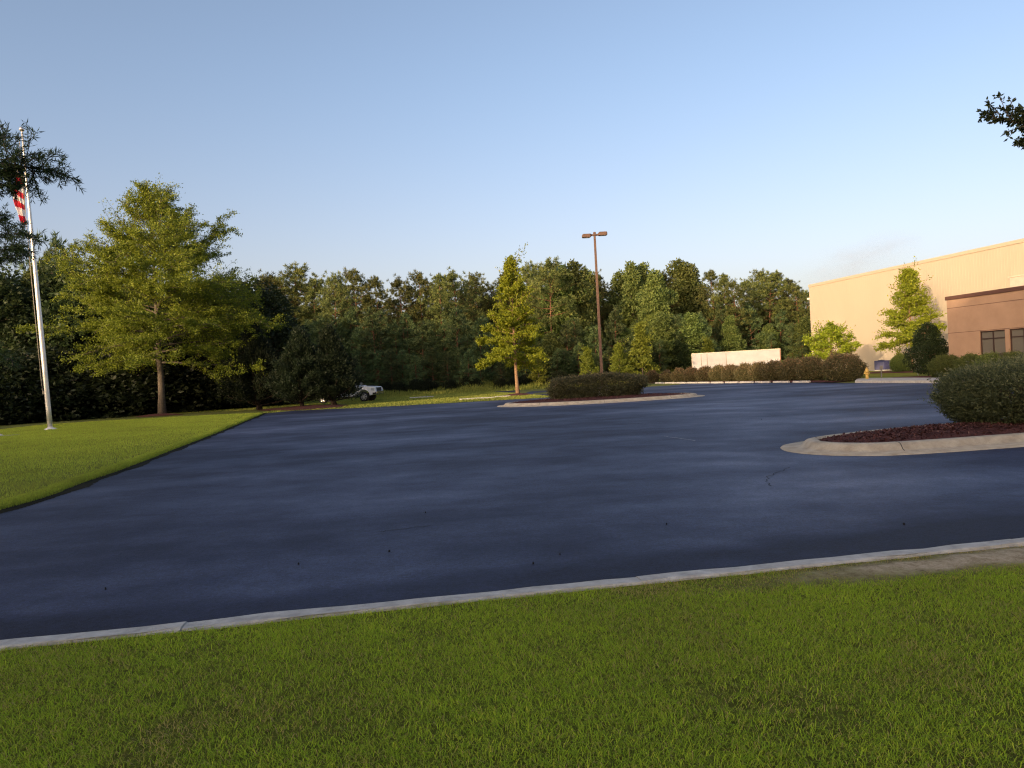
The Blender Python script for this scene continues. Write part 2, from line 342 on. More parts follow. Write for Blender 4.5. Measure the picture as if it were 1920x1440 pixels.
# ------------------------------------------------------------------ tree builders
def poly_branch(rng, p0, az, el, length, n=6, curve=0.0, wob=0.12):
    pts = [np.array(p0, float)]; e = el; a = az; st = length / (n - 1)
    for i in range(n - 1):
        d = np.array([math.cos(a) * math.cos(e), math.sin(a) * math.cos(e), math.sin(e)])
        pts.append(pts[-1] + d * st); e += curve / (n - 1) + rng.normal() * wob * 0.6; a += rng.normal() * wob
    return np.array(pts)
def sample_poly(P, s_):
    k = s_ * (len(P) - 1); i = min(int(k), len(P) - 2); f = k - i
    d = P[i + 1] - P[i]; return P[i] * (1 - f) + P[i + 1] * f, d / (np.linalg.norm(d) + 1e-9)
def oak_tree(seed, H, base, R, nl, prof, leafn, leafL, leafW, leaf, bark, r0, e_lo=-0.05, e_hi=1.15, sub_sp=0.42, jit=0.2, spikes=0, trunk_top=0.97, limb_scale=None):
    rng = np.random.default_rng(seed); mb = MB()
    tz = np.linspace(0, H * trunk_top, 12); wx = np.cumsum(rng.normal(size=12) * 0.012 * H / 6); wy = np.cumsum(rng.normal(size=12) * 0.012 * H / 6)
    wx -= wx[0]; wy -= wy[0]
    T = np.stack([wx, wy, tz], 1); mb.tube(T, [r0 * (1.25 if i == 0 else 1) * (1 - 0.93 * (z / (H * trunk_top)) ** 0.9) + 0.012 for i, z in enumerate(tz)], 10)
    tw_p = []; tw_d = []; tw_w = []
    az = rng.random() * 6
    for i in range(nl):
        f = (i + rng.random() * 0.8) / nl; z = base + (H * trunk_top - base) * f ** 0.92
        az += 2.4 + rng.normal() * 0.3
        ln = R * prof(f) * rng.uniform(0.78, 1.15)
        if limb_scale: ln *= limb_scale(az, f)
        el = e_lo + (e_hi - e_lo) * f ** 1.3 + rng.normal() * 0.1
        p0, _ = sample_poly(T, min(z / (H * trunk_top), 0.999))
        B = poly_branch(rng, p0, az, el + 0.25, ln, 7, -0.35 + 0.5 * f)
        rr = max(0.014, r0 * 0.34 * (1 - f * 0.75)); mb.tube(B, list(np.linspace(rr, 0.008, 7)), 5, cap=False)
        ns = max(3, int(ln / sub_sp))
        for j in range(ns):
            s_ = 0.16 + 0.84 * (j + rng.random()) / ns; p, d = sample_poly(B, min(s_, 0.999))
            a2 = math.atan2(d[1], d[0]) + (1 if j % 2 else -1) * rng.uniform(0.5, 1.15); e2 = math.asin(max(-1, min(1, d[2]))) * 0.6 + rng.normal() * 0.3 + 0.08
            l2 = (0.34 * (1 - s_) + 0.12) * ln * rng.uniform(0.7, 1.2) + 0.25
            C = poly_branch(rng, p, a2, e2, l2, 5, -0.15 + 0.25 * f, 0.2)
            mb.tube(C, list(np.linspace(0.018, 0.005, 5)), 3, cap=False)
            cw = math.exp(rng.normal() * 0.75)
            for q in range(len(C) - 1):
                tw_p += [C[q]]; tw_d += [C[q + 1] - C[q]]; tw_w.append(cw)
            for q in range(2):
                p3, d3 = sample_poly(C, rng.uniform(0.3, 0.95)); a3 = math.atan2(d3[1], d3[0]) + rng.normal() * 0.9
                E_ = poly_branch(rng, p3, a3, rng.normal() * 0.45 + 0.1, l2 * 0.45, 3, 0.0, 0.2)
                for k in range(2): tw_p.append(E_[k]); tw_d.append(E_[k + 1] - E_[k]); tw_w.append(cw)
        for q in range(3, 6): tw_p.append(B[q]); tw_d.append(B[q + 1] - B[q]); tw_w.append(0.8)
    for i in range(spikes):
        f = rng.uniform(0.3, 1.0); a = rng.random() * 6.28; rr = R * prof(f) * rng.uniform(0.5, 0.85)
        p0 = np.array([math.cos(a) * rr, math.sin(a) * rr, base + (H - base) * f])
        C = poly_branch(rng, p0, a, rng.uniform(0.6, 1.25), rng.uniform(0.8, 1.9), 5, 0.1, 0.1); mb.tube(C, list(np.linspace(0.014, 0.004, 5)), 3, cap=False)
        for q in range(4): tw_p.append(C[q]); tw_d.append(C[q + 1] - C[q]); tw_w.append(0.35)
    P = np.array(tw_p); D = np.array(tw_d); Wt = np.array(tw_w) * np.linalg.norm(D, axis=1); Wt /= Wt.sum()
    idx = rng.choice(len(P), leafn, p=Wt); t = rng.random(leafn)[:, None]
    pos = P[idx] + D[idx] * t + rng.normal(size=(leafn, 3)) * jit * np.array([1, 1, 0.6])
    dr = unit(D[idx]) * 0.6 + rng.normal(size=(leafn, 3)) * 0.8
    clump = rng.random(len(P))[idx]
    tint = 0.35 * clump + 0.65 * rng.random(leafn)
    LL = leafL * rng.uniform(0.7, 1.25, leafn)
    root = empty("oak_tree")
    mb.build("trunk", bark, root, True)
    link("crown", leaf_mesh("crown", pos, dr, LL, LL * leafW, tint, rng), leaf, root)
    return root
def pine_tree(seed, H, crown, R, tufts=260, needles=22, leaf='pine_leaf', shape=None, upright=0.25, bark='bark_pine', nL=0.42, name="pine_tree", stubs=7, r0=0.17):
    rng = np.random.default_rng(seed); mb = MB(); z0 = H * (1 - crown)
    lean = rng.normal(size=2) * 0.02 * H
    T = np.array([[lean[0] * (k / 9) ** 2, lean[1] * (k / 9) ** 2, H * 0.98 * k / 9] for k in range(10)])
    mb.tube(T, [r0 * (1 - 0.9 * k / 9) + 0.015 for k in range(10)], 7)
    shape = shape or (lambda f: (0.62 + 0.55 * math.sin(math.pi * min(1, f * 0.95 + 0.1))) * (1 if f < 0.55 else max(0.12, 1 - ((f - 0.55) / 0.47) ** 2 * 0.9)))
    cen = []; dirs = []
    for i in range(stubs):
        z = z0 * rng.uniform(0.35, 1.0); p, _ = sample_poly(T, z / (H * 0.98))
        B = poly_branch(rng, p, rng.random() * 6.28, rng.normal() * 0.2, rng.uniform(0.4, 1.6), 4); mb.tube(B, list(np.linspace(0.035, 0.01, 4)), 4, cap=False)
    nb = 34; az = 0
    for i in range(nb):
        f = (i + rng.random()) / nb; z = z0 + (H * 0.97 - z0) * f; az += 2.4 + rng.normal() * 0.4
        ln = R * shape(f) * rng.uniform(0.6, 1.15); p, _ = sample_poly(T, min(z / (H * 0.98), 0.999))
        B = poly_branch(rng, p, az, -0.1 + 0.7 * f + rng.normal() * 0.15, ln, 5, 0.35); mb.tube(B, list(np.linspace(0.05 * (1 - f) + 0.015, 0.01, 5)), 4, cap=False)
        m = max(3, int(tufts / nb * (0.5 + shape(f) * 0.6)))
        for k in range(m):
            s_ = 0.3 + 0.7 * rng.random() ** 0.6; q, d = sample_poly(B, min(s_, 0.999))
            cen.append(q + rng.normal(size=3) * np.array([0.22, 0.22, 0.14]) * R * 0.7); dirs.append(d * 0.6 + np.array([0, 0, upright * 2]))
    cen.append(T[-1]); dirs.append(np.array([0, 0, 1.0]))
    C = np.array(cen); Dd = unit(np.array(dirs)); n = len(C) * needles
    idx = np.repeat(np.arange(len(C)), needles)
    dr = unit(Dd[idx] * 0.75 + unit(rng.normal(size=(n, 3))) * 0.9)
    L = nL * rng.uniform(0.6, 1.15, n)
    ct = rng.random(len(C)); tint = 0.6 * ct[idx] + 0.4 * rng.random(n)
    root = empty(name); mb.build("trunk", bark, root, True)
    link("crown", leaf_mesh("crown", C[idx] + rng.normal(size=(n, 3)) * 0.05, dr, L, L * 0.16, tint, rng), leaf, root)
    return root
def broad_tree(seed, H, R, z0, n, leaf, leafL=0.3, bark='bark', name="broadleaf_tree", cone=0.0, lobes=26, r0=0.16):
    rng = np.random.default_rng(seed); mb = MB()
    T = np.array([[math.sin(k * 0.9 + seed) * 0.05 * k * 0.15, math.cos(k * 1.1) * 0.05 * k * 0.15, H * 0.92 * k / 8] for k in range(9)])
    mb.tube(T, [r0 * (1 - 0.88 * k / 8) + 0.012 for k in range(9)], 7)
    LC = []; LR = []
    for i in range(lobes):
        f = (i + rng.random()) / lobes; prof = (1 - cone) * math.sin(math.pi * (0.16 + 0.80 * f)) ** 0.7 + cone * (1 - f * 0.92)
        a = i * 2.4 + rng.normal() * 0.4; rr = R * prof * rng.uniform(0.35, 0.9)
        c = np.array([math.cos(a) * rr, math.sin(a) * rr, z0 + (H - z0) * (0.05 + 0.88 * f)])
        LC.append(c); LR.append(R * rng.uniform(0.26, 0.44) * (0.55 + 0.5 * prof))
        p, _ = sample_poly(T, max(0.1, min(0.98, (c[2] - 0.3 * rr) / (H * 0.92)))); mb.tube([p, (p + c) / 2 + np.array([0, 0, 0.1]), c], [0.05, 0.03, 0.012], 4, cap=False)
    LC = np.array(LC); LR = np.array(LR); w_ = LR ** 2; idx = rng.choice(lobes, n, p=w_ / w_.sum())
    u = unit(rng.normal(size=(n, 3))); rad_ = LR[idx] * (0.45 + 0.62 * rng.random(n) ** 0.55)
    pos = LC[idx] + u * rad_[:, None] * np.array([1, 1, 0.8])
    kx = np.sin(pos[:, 0] * 3.1 / R * 2 + seed) + np.sin(pos[:, 1] * 2.7 / R * 2 + pos[:, 2] * 2.2) + np.sin(pos[:, 2] * 3.3 - pos[:, 0] * 2.1)
    keep = kx + rng.normal(size=n) * 0.6 > -1.35
    pos = pos[keep]; u = u[keep]; idx = idx[keep]; n = len(pos)
    dr = u * 0.7 + rng.normal(size=(n, 3)) * 0.7; dr[:, 2] -= 0.15
    tint = 0.4 * rng.random(lobes)[idx] + 0.6 * rng.random(n); L = leafL * rng.uniform(0.7, 1.3, n)
    root = empty(name); mb.build("trunk", bark, root, True)
    link("crown", leaf_mesh("crown", pos, dr, L, L * 0.55, tint, rng), leaf, root)
    return root
def shoots_mesh(name, rng, spots, rx, ry, h, nsh, per, leafL, box=0.0, W=0.5):
    """dense shrub: radial shoots with leaves; spots list of centres merged in one mesh; box>0 makes it trimmed"""
    n = nsh; th = rng.random(n) * 2 * math.pi; cz = rng.random(n) * 1.6 - 0.6
    sr = np.sqrt(np.clip(1 - np.clip(cz, -1, 1) ** 2, 0, 1)); d = np.stack([np.cos(th) * sr, np.sin(th) * sr, cz], 1)
    e = 2.0 + box * 4
    sc = (np.abs(d[:, 0]) ** e + np.abs(d[:, 1]) ** e + np.abs(d[:, 2]) ** e) ** (-1 / e)
    surf = d * sc[:, None] * np.array([rx, ry, h * 0.62]) * np.where(d[:, 2:] < 0, np.array([[0.93, 0.93, 0.75]]), 1.0) + np.array([0, 0, h * 0.40])
    bumpv = 1 + 0.09 * np.sin(surf[:, 0] * 5 / max(rx, .5) + 1) * np.sin(surf[:, 2] * 6) + 0.05 * rng.normal(size=n)
    end = (surf - [0, 0, h * 0.4]) * bumpv[:, None] + [0, 0, h * 0.4]
    end[:, 2] = np.maximum(end[:, 2], 0.04)
    sd_ = unit((end - np.array([0, 0, h * 0.3])) + np.array([0, 0, 0.5 * h]) + rng.normal(size=(n, 3)) * 0.35 * h)
    ln = h * rng.uniform(0.18, 0.42, n)
    lng = rng.random(n) < 0.16; end[lng] += sd_[lng] * (h * 0.14 * rng.random((int(lng.sum()), 1)))
    start = end - sd_ * ln[:, None]
    t = rng.random((n, per)) ** 0.7
    pos = (start[:, None, :] + sd_[:, None, :] * (ln[:, None, None] * t[:, :, None])).reshape(-1, 3) + rng.normal(size=(n * per, 3)) * leafL * 0.35
    dr = np.repeat(sd_, per, 0) * 0.8 + rng.normal(size=(n * per, 3)) * 0.75
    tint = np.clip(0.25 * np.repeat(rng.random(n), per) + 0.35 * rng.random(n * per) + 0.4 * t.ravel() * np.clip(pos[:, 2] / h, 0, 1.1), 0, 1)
    L = leafL * rng.uniform(0.7, 1.3, n * per)
    pos[:, 2] = np.maximum(pos[:, 2], 0.02)
    return leaf_mesh(name, pos, dr, L, L * W, tint, rng)
def shrub(name, seed, rx, ry, h, nsh, per, leafL, leaf, box=0.0, W=0.5, stems=9):
    rng = np.random.default_rng(seed); root = empty(name); mb = MB()
    for i in range(stems):
        a = rng.random() * 6.28; k = rng.uniform(0.3, 0.75)
        B = [(math.cos(a) * rx * 0.12, math.sin(a) * ry * 0.12, 0), (math.cos(a) * rx * k * 0.5, math.sin(a) * ry * k * 0.5, h * 0.4), (math.cos(a) * rx * k, math.sin(a) * ry * k, h * 0.8)]
        mb.tube(B, [0.03, 0.02, 0.008], 5, cap=False)
    mb.lathe([(max(rx, ry) * 0.13 + 0.05, -0.03), (max(rx, ry) * 0.13 + 0.03, 0.03), (0.05, 0.06)], 12)
    mb.build("stems", 'bark', root, True)
    link("foliage", shoots_mesh("foliage", rng, None, rx, ry, h, nsh, per, leafL, box, W), leaf, root)
    return root

# ------------------------------------------------------------------ ground
def sheet(name, pts, z, mat, k='structure'):
    me = bpy.data.meshes.new(name); me.from_pydata([(p[0], p[1], z) for p in pts], [], [tuple(range(len(pts)))]); me.update()
    o = link(name, me, mat); o["kind"] = k; return o
def catmull(pts, per=8, closed=True):
    P = [Vector((p[0], p[1], 0)) for p in pts]; n = len(P); out = []
    for i in range(n if closed else n - 1):
        a, b, c, d = (P[(i - 1) % n], P[i], P[(i + 1) % n], P[(i + 2) % n]) if closed else (P[max(i - 1, 0)], P[i], P[i + 1], P[min(i + 2, n - 1)])
        for k in range(per):
            t = k / per
            out.append(0.5 * ((2 * b) + (c - a) * t + (2 * a - 5 * b + 4 * c - d) * t * t + (3 * b - a - 3 * c + d) * t ** 3))
    if not closed: out.append(P[-1])
    return out
def ground_grid(name, x0, x1, y0, y1, st, fz, mat):
    xs = np.arange(x0, x1 + 0.01, st); ys = np.arange(y0, y1 + 0.01, st); X, Y = np.meshgrid(xs, ys); Z = fz(X, Y)
    V = np.stack([X, Y, Z], -1).reshape(-1, 3); nx = len(xs); ny = len(ys)
    i = np.arange((ny - 1) * (nx - 1)); r, c = i // (nx - 1), i % (nx - 1); q = r * nx + c
    Fq = np.stack([q, q + 1, q + nx + 1, q + nx], 1)
    o = link(name, np_mesh(name, V, [Fq]), mat, smooth=True); o["kind"] = "structure"; return o
kind(sheet("ground", [(-2500, -2500), (2500, -2500), (2500, 2500), (-2500, 2500)], -0.06, 'forest_floor'), 'structure')
def smst(a, b, x): t = np.clip((x - a) / (b - a), 0, 1); return t * t * (3 - 2 * t)
def field_z(X, Y):
    base = -0.03 + 0.035 * smst(48, 54, Y)
    rise = 1.15 * smst(74, 96, Y - 0.2 * X) * smst(-5, 22, X) + 0.45 * smst(78, 100, Y) * (1 - smst(-5, 22, X))
    return base + rise + 0.05 * (vnoise(X, Y, 0.15) - 0.5) * smst(56, 70, Y)
ground_grid("meadow", -60, 90, 20, 150, 1.0, field_z, 'lawn_far')
left_edge = [(-7.9, 6.5), (-7.77, 9.5), (-7.72, 11.33), (-7.8, 12.6), (-8.2, 14.41), (-8.65, 16.91), (-9.7, 21.69), (-11.15, 28.27), (-13.5, 38.39), (-15.6, 47.5)]
le_s = [(p.x, p.y) for p in catmull(left_edge, 6, False)]
KY = lambda x: 5.19 + 0.166 * x
far_edge = [(-14.6, 50.2), (-8.83, 48.6), (-3.5, 48.9), (-0.4, 49.1), (2.0, 49.3), (2.9, 50.2), (2.5, 52.5), (-2.2, 75.5), (-1.9, 77.5), (1.6, 84), (6, 82.5), (13.3, 75.5), (19.9, 52.3), (21.0, 46.0), (22.1, 39.6), (28, 10), (30, -12), (24, -14), (9, KY(9) + .18), (-9, KY(-9) + .18)]
sheet("car_park_asphalt", le_s + far_edge, 0.006, 'asphalt')
# left lawn, slightly crowned and raised above the asphalt
def lawn_left():
    rng = np.random.default_rng(3); V = []; Fq = []; n = len(le_s)
    outer = []
    prof = [(0.0, 0.004), (0.03, 0.05), (0.14, 0.085), (0.6, 0.10), (2.5, 0.11), (6, 0.12), (10, 0.10), (13.5, 0.05), (16.5, -0.12), (22, -0.5)]
    for i, p in enumerate(le_s):
        a = Vector(le_s[max(i - 1, 0)]); b = Vector(le_s[min(i + 1, n - 1)]); t = (b - a).normalized(); nrm = Vector((-t.y, t.x))
        nrm = (nrm * 0.35 + Vector((-0.98, 0.2)) * 0.65).normalized()
        wob = 0.05 * (rng.random() - 0.5)
        for d, z in prof: V.append((p[0] + nrm.x * (d + wob), p[1] + nrm.y * (d + wob), z))
    m = len(prof)
    for i in range(n - 1):
        for k in range(m - 1): Fq.append((i * m + k, i * m + m + k, i * m + m + k + 1, i * m + k + 1))
    me = bpy.data.meshes.new("side_lawn"); me.from_pydata(V, [], Fq); me.update()
    o = link("side_lawn", me, 'lawn', smooth=True); o["kind"] = "structure"
lawn_left()
def ragged_edge():
    rng = np.random.default_rng(17); P = catmull(le_s[::2], 14, False); V = []; f = []
    for i, p in enumerate(P):
        t = (P[min(i + 1, len(P) - 1)] - P[max(i - 1, 0)]).normalized(); nr = Vector((-t.y, t.x, 0))
        wv = 0.07 + 0.20 * float(vnoise(np.array(p.x * 3), np.array(p.y), 1.3)) ** 2 + 0.05 * rng.random()
        a = p - nr * wv; b = p + nr * 0.06; V += [(a.x, a.y, 0.010), (b.x, b.y, 0.045)]
        if i: f.append((2 * i - 2, 2 * i, 2 * i + 1, 2 * i - 1))
    o = MB().add(V, f).build("lawn_edge_shadow", 'forest_floor'); o["kind"] = "structure"  # dark ragged strip, paints the shadow line along the lawn edge
ragged_edge()
def lawn_z(d): return np.interp(d, [0, 0.03, 0.14, 0.6, 2.5, 6, 10, 13.5, 16.5, 22], [0.004, 0.05, 0.085, 0.1, 0.11, 0.12, 0.10, 0.05, -0.12, -0.5])
# front lawn
fl = [(-60, KY(-60)), (60, KY(60)), (60, -60), (-60, -60)]
sheet("front_lawn", fl, 0.09, 'soil')
def dirt_mask(X, Y):
    d = KY(X) - Y; wob = (fbm(X, Y, 3.0, 8) - 0.5)
    return np.clip(1.9 * np.exp(-((X - 3.5) / 1.2) ** 2 - ((d - 0.25 + 0.2 * wob) / 0.17) ** 2) * (0.4 + 1.1 * fbm(X, Y, 5.0, 9)), 0, 1)
def soil_patch():
    xs = np.arange(-9, 9.01, 0.04); ds = np.concatenate([np.arange(0, 1.2, 0.03), np.arange(1.2, 6.4, 0.1)]); X, Dd = np.meshgrid(xs, ds); Y = KY(X) - Dd
    dm = dirt_mask(X, Y); Z = 0.116 + 0.012 * (fbm(X, Y, 4.0, 3) - 0.5) + 0.012 * dm * smst(0.02, 0.2, Dd)
    nx, ny = len(xs), len(ds); i = np.arange((ny - 1) * (nx - 1)); r, c = i // (nx - 1), i % (nx - 1); q = r * nx + c
    o = link("front_lawn_soil", np_mesh("front_lawn_soil", np.stack([X, Y, Z], -1).reshape(-1, 3), [np.stack([q, q + nx, q + nx + 1, q + 1], 1)], dm.ravel()), 'soil_dirt', smooth=True); o["kind"] = 'structure'
def soilmat():
    m, t, b = newmat("soil_dirt"); a = t.nodes.new("ShaderNodeAttribute"); a.attribute_name = "tint"
    n = noise(t, 9, 6, 0.7); n2 = noise(t, 60, 5, 0.8)
    g_ = ramp(t, n, [(0.35, (0.10, 0.095, 0.02)), (0.5, (0.15, 0.165, 0.025)), (0.65, (0.20, 0.22, 0.035))])
    d_ = ramp(t, math_(t, 'ADD', math_(t, 'MULTIPLY', n, 0.5), math_(t, 'MULTIPLY', n2, 0.5)), [(0.36, (0.24, 0.17, 0.09)), (0.5, (0.56, 0.44, 0.29)), (0.64, (0.76, 0.64, 0.46))])
    t.links.new(mixc(t, a.outputs["Fac"], g_, d_), b.inputs["Base Color"]); b.inputs["Roughness"].default_value = 1.0; b.inputs["Specular IOR Level"].default_value = 0.1
    bump(t, b, n2, 1.0, 0.03); return m
MAT['soil_dirt'] = soilmat(); soil_patch()
# kerb along the front lawn
def kerb_front():
    mb = MB(); u = Vector((1, 0.166, 0)).normalized(); nrm = Vector((-u.y, u.x, 0))
    rng = random.Random(4); x = -26.6
    segs = []
    while x < 30:
        segs.append((x, x + 3.05)); x += 3.05
    for x0, x1 in segs:
        N = 12
        prof = [(0.0, 0.0), (0.0, 0.128), (0.012, 0.14), (0.15, 0.136), (0.178, 0.118), (0.195, 0.0)]
        V = []; 
        for i in range(N + 1):
            xx = x0 + 0.002 + (x1 - x0 - 0.004) * i / N; base = Vector((xx, KY(xx), 0)); wz = rng.uniform(-0.005, 0.005)
            for k, (o_, z) in enumerate(prof):
                jj = rng.uniform(-0.012, 0.012) if k in (1, 2, 3, 4) else 0
                p = base + nrm * (o_ + jj); V.append((p.x, p.y, z + (wz if z > 0 else 0)))
        m = len(prof); f = []
        for i in range(N):
            for k in range(m - 1): f.append((i * m + k, i * m + k + 1, i * m + m + k + 1, i * m + m + k))
        f.append(tuple(range(m))); f.append(tuple(N * m + k for k in range(m - 1, -1, -1)))
        mb.add(V, f)
    o = mb.build("kerb", 'concrete'); o["kind"] = 'structure'
kerb_front()
# grass blades (stuff)
def blades(name, X, Y, Z, h, wd, tint, rng, mat, lean=(0.2, 0.9)):
    n = len(X); a = rng.random(n) * 2 * math.pi; la = rng.uniform(lean[0], lean[1], n); ld = rng.random(n) * 2 * math.pi
    side = np.stack([np.cos(a), np.sin(a), np.zeros(n)], 1) * wd[:, None] * 0.5
    P = np.stack([X, Y, Z], 1); off = np.stack([np.cos(ld), np.sin(ld), np.zeros(n)], 1)
    mid = P + off * (h * 0.32 * la)[:, None] + np.array([0, 0, 1]) * (h * 0.6)[:, None]
    tip = P + off * (h * la)[:, None] + np.array([0, 0, 1]) * (h * np.maximum(0.25, 1.0 - 0.38 * la))[:, None]
    V = np.empty((n, 5, 3)); V[:, 0] = P - side; V[:, 1] = P + side; V[:, 2] = mid + side * 0.75; V[:, 3] = mid - side * 0.75; V[:, 4] = tip
    b = np.arange(n)[:, None] * 5
    o = link(name, np_mesh(name, V.reshape(-1, 3), [b + np.array([[0, 1, 2, 3]]), b + np.array([[3, 2, 4]])], np.repeat(tint, 5)), mat)
    return o
def front_grass():
    rng = np.random.default_rng(11); N = 620000
    X = rng.uniform(-7.2, 7.2, N); Y = rng.uniform(1.9, 6.4, N)
    # clumping
    cl = 0.035; X += rng.normal(size=N) * 0.0; 
    d = KY(X) - Y
    inv = (np.abs(X) < 0.76 * Y + 1.9)
    dens = 0.45 + 0.75 * fbm(X, Y, 6.0) 
    dirt = dirt_mask(X, Y)
    dry = smst(0.55, 0.1, d) * smst(0.2, 1.6, X) * (0.5 + vnoise(X, Y, 2.2))
    thin = fbm(X, Y, 1.3, 5)
    dens *= 1 - 0.96 * np.clip(dirt * 1.5, 0, 1)
    dens *= 1 - 0.5 * np.clip(dry, 0, 1)
    dens *= 0.75 + 0.45 * smst(0.3, 0.5, thin)
    keep = (d > 0.012) & inv & (rng.random(N) < dens)
    X, Y, d, dry, thin, dirt = [q[keep] for q in (X, Y, d, dry, thin, dirt)]; n = len(X)
    patch = fbm(X, Y, 0.7, 3); p2 = fbm(X, Y, 3.0, 6)
    tint = 0.26 + 0.60 * (0.5 * patch + 0.5 * p2) + 0.22 * rng.normal(size=n) - 0.18 * smst(0.52, 0.72, fbm(X, Y, 1.6, 12))
    tint -= 0.50 * np.clip(dry, 0, 1) + 0.12 * smst(0.40, 0.25, thin) + 0.4 * dirt
    dead = rng.random(n) < 0.06; tint[dead] = rng.uniform(0, 0.12, dead.sum())
    h = (0.017 + 0.015 * p2 + 0.016 * rng.random(n) ** 2) * (1 - 0.45 * np.clip(dry + dirt, 0, 1))
    tuft = rng.random(n) < 0.05; h[tuft] *= 1.5
    wd = rng.uniform(0.0024, 0.0044, n)
    o = blades("lawn_grass", X, Y, np.full(n, 0.115), h, wd, tint, rng, 'grass_blade', (0.5, 2.1)); o["kind"] = "stuff"
    o["label"] = "short patchy green grass in front of the concrete kerb"; o["category"] = "grass"
front_grass()
def side_grass():
    rng = np.random.default_rng(12); N = 330000; le = np.array(le_s)
    yy = 9 + (46 - 9) * rng.random(N) ** 1.7; xe = np.interp(yy, le[:, 1], le[:, 0]); dd = rng.random(N) ** 0.9 * 16
    dd[: N // 8] = rng.random(N // 8) * 0.3
    X = xe - dd; Y = yy
    tint = 0.25 + 0.5 * fbm(X, Y, 0.5) + 0.2 * rng.normal(size=N)
    tint -= 0.35 * smst(0.62, 0.8, fbm(X, Y, 0.25, 4))
    sc = np.clip(Y / 16, 0.8, 2.4)
    h = (0.05 + 0.03 * rng.random(N)) * (0.8 + 0.4 * fbm(X, Y, 1.2, 2)) * (0.75 + 0.25 * sc); wd = 0.009 * sc
    o = blades("side_lawn_grass", X, Y, lawn_z(dd) - 0.01, h, wd, tint, rng, 'lawn_blade', (0.1, 0.8)); o["kind"] = 'stuff'
    o["label"] = "yellow green mown grass around the flagpole and the big oak"; o["category"] = "grass"
side_grass()
def meadow_grass():
    rng = np.random.default_rng(13); N = 120000
    X = rng.uniform(-32, 50, N); Y = 70 + 26 * rng.random(N)
    e = Y - 0.22 * X
    lim = 80 + 3 * (vnoise(X, X * 0.3, 0.12) - 0.5)
    keep = (e > lim - 4) & (rng.random(N) < 0.35 + 0.9 * fbm(X, Y, 0.5)); X, Y, e, lim = X[keep], Y[keep], e[keep], lim[keep]; n = len(X)
    h = (0.22 + 0.75 * fbm(X, Y, 0.35, 3) ** 1.5 * 1.6) * smst(0, 5, e - lim + 4) * rng.uniform(0.6, 1.2, n) + 0.08
    o = blades("tall_grass", X, Y, field_z(X, Y) - 0.02, h, np.full(n, 0.06), 0.2 + 0.6 * fbm(X, Y, 0.3, 7) + 0.2 * rng.normal(size=n), rng, 'weed_blade', (0.05, 0.5))
    o["kind"] = 'stuff'; o["label"] = "tall weedy grass along the foot of the tree line"; o["category"] = "grass"
    rng = np.random.default_rng(14); N = 90000
    X = rng.uniform(-28, 6, N); Y = 49 + 30 * rng.random(N)
    keep = (Y > 49.6) & ~((X > -3.2) & (Y > 52) & (X > 2.5 - (Y - 52.5) * 0.2)) & ((X > -16.5) | (Y > 57))
    X, Y = X[keep], Y[keep]; n = len(X)
    o = blades("back_lawn_grass", X, Y, field_z(X, Y) - 0.01, 0.07 + 0.05 * rng.random(n), np.full(n, 0.035), 0.2 + 0.6 * fbm(X, Y, 0.4, 7) + 0.15 * rng.normal(size=n), rng, 'weed_blade', (0.05, 0.8))
    o["kind"] = 'stuff'; o["label"] = "pale mown grass between the car park and the tall weeds"; o["category"] = "grass"
meadow_grass()
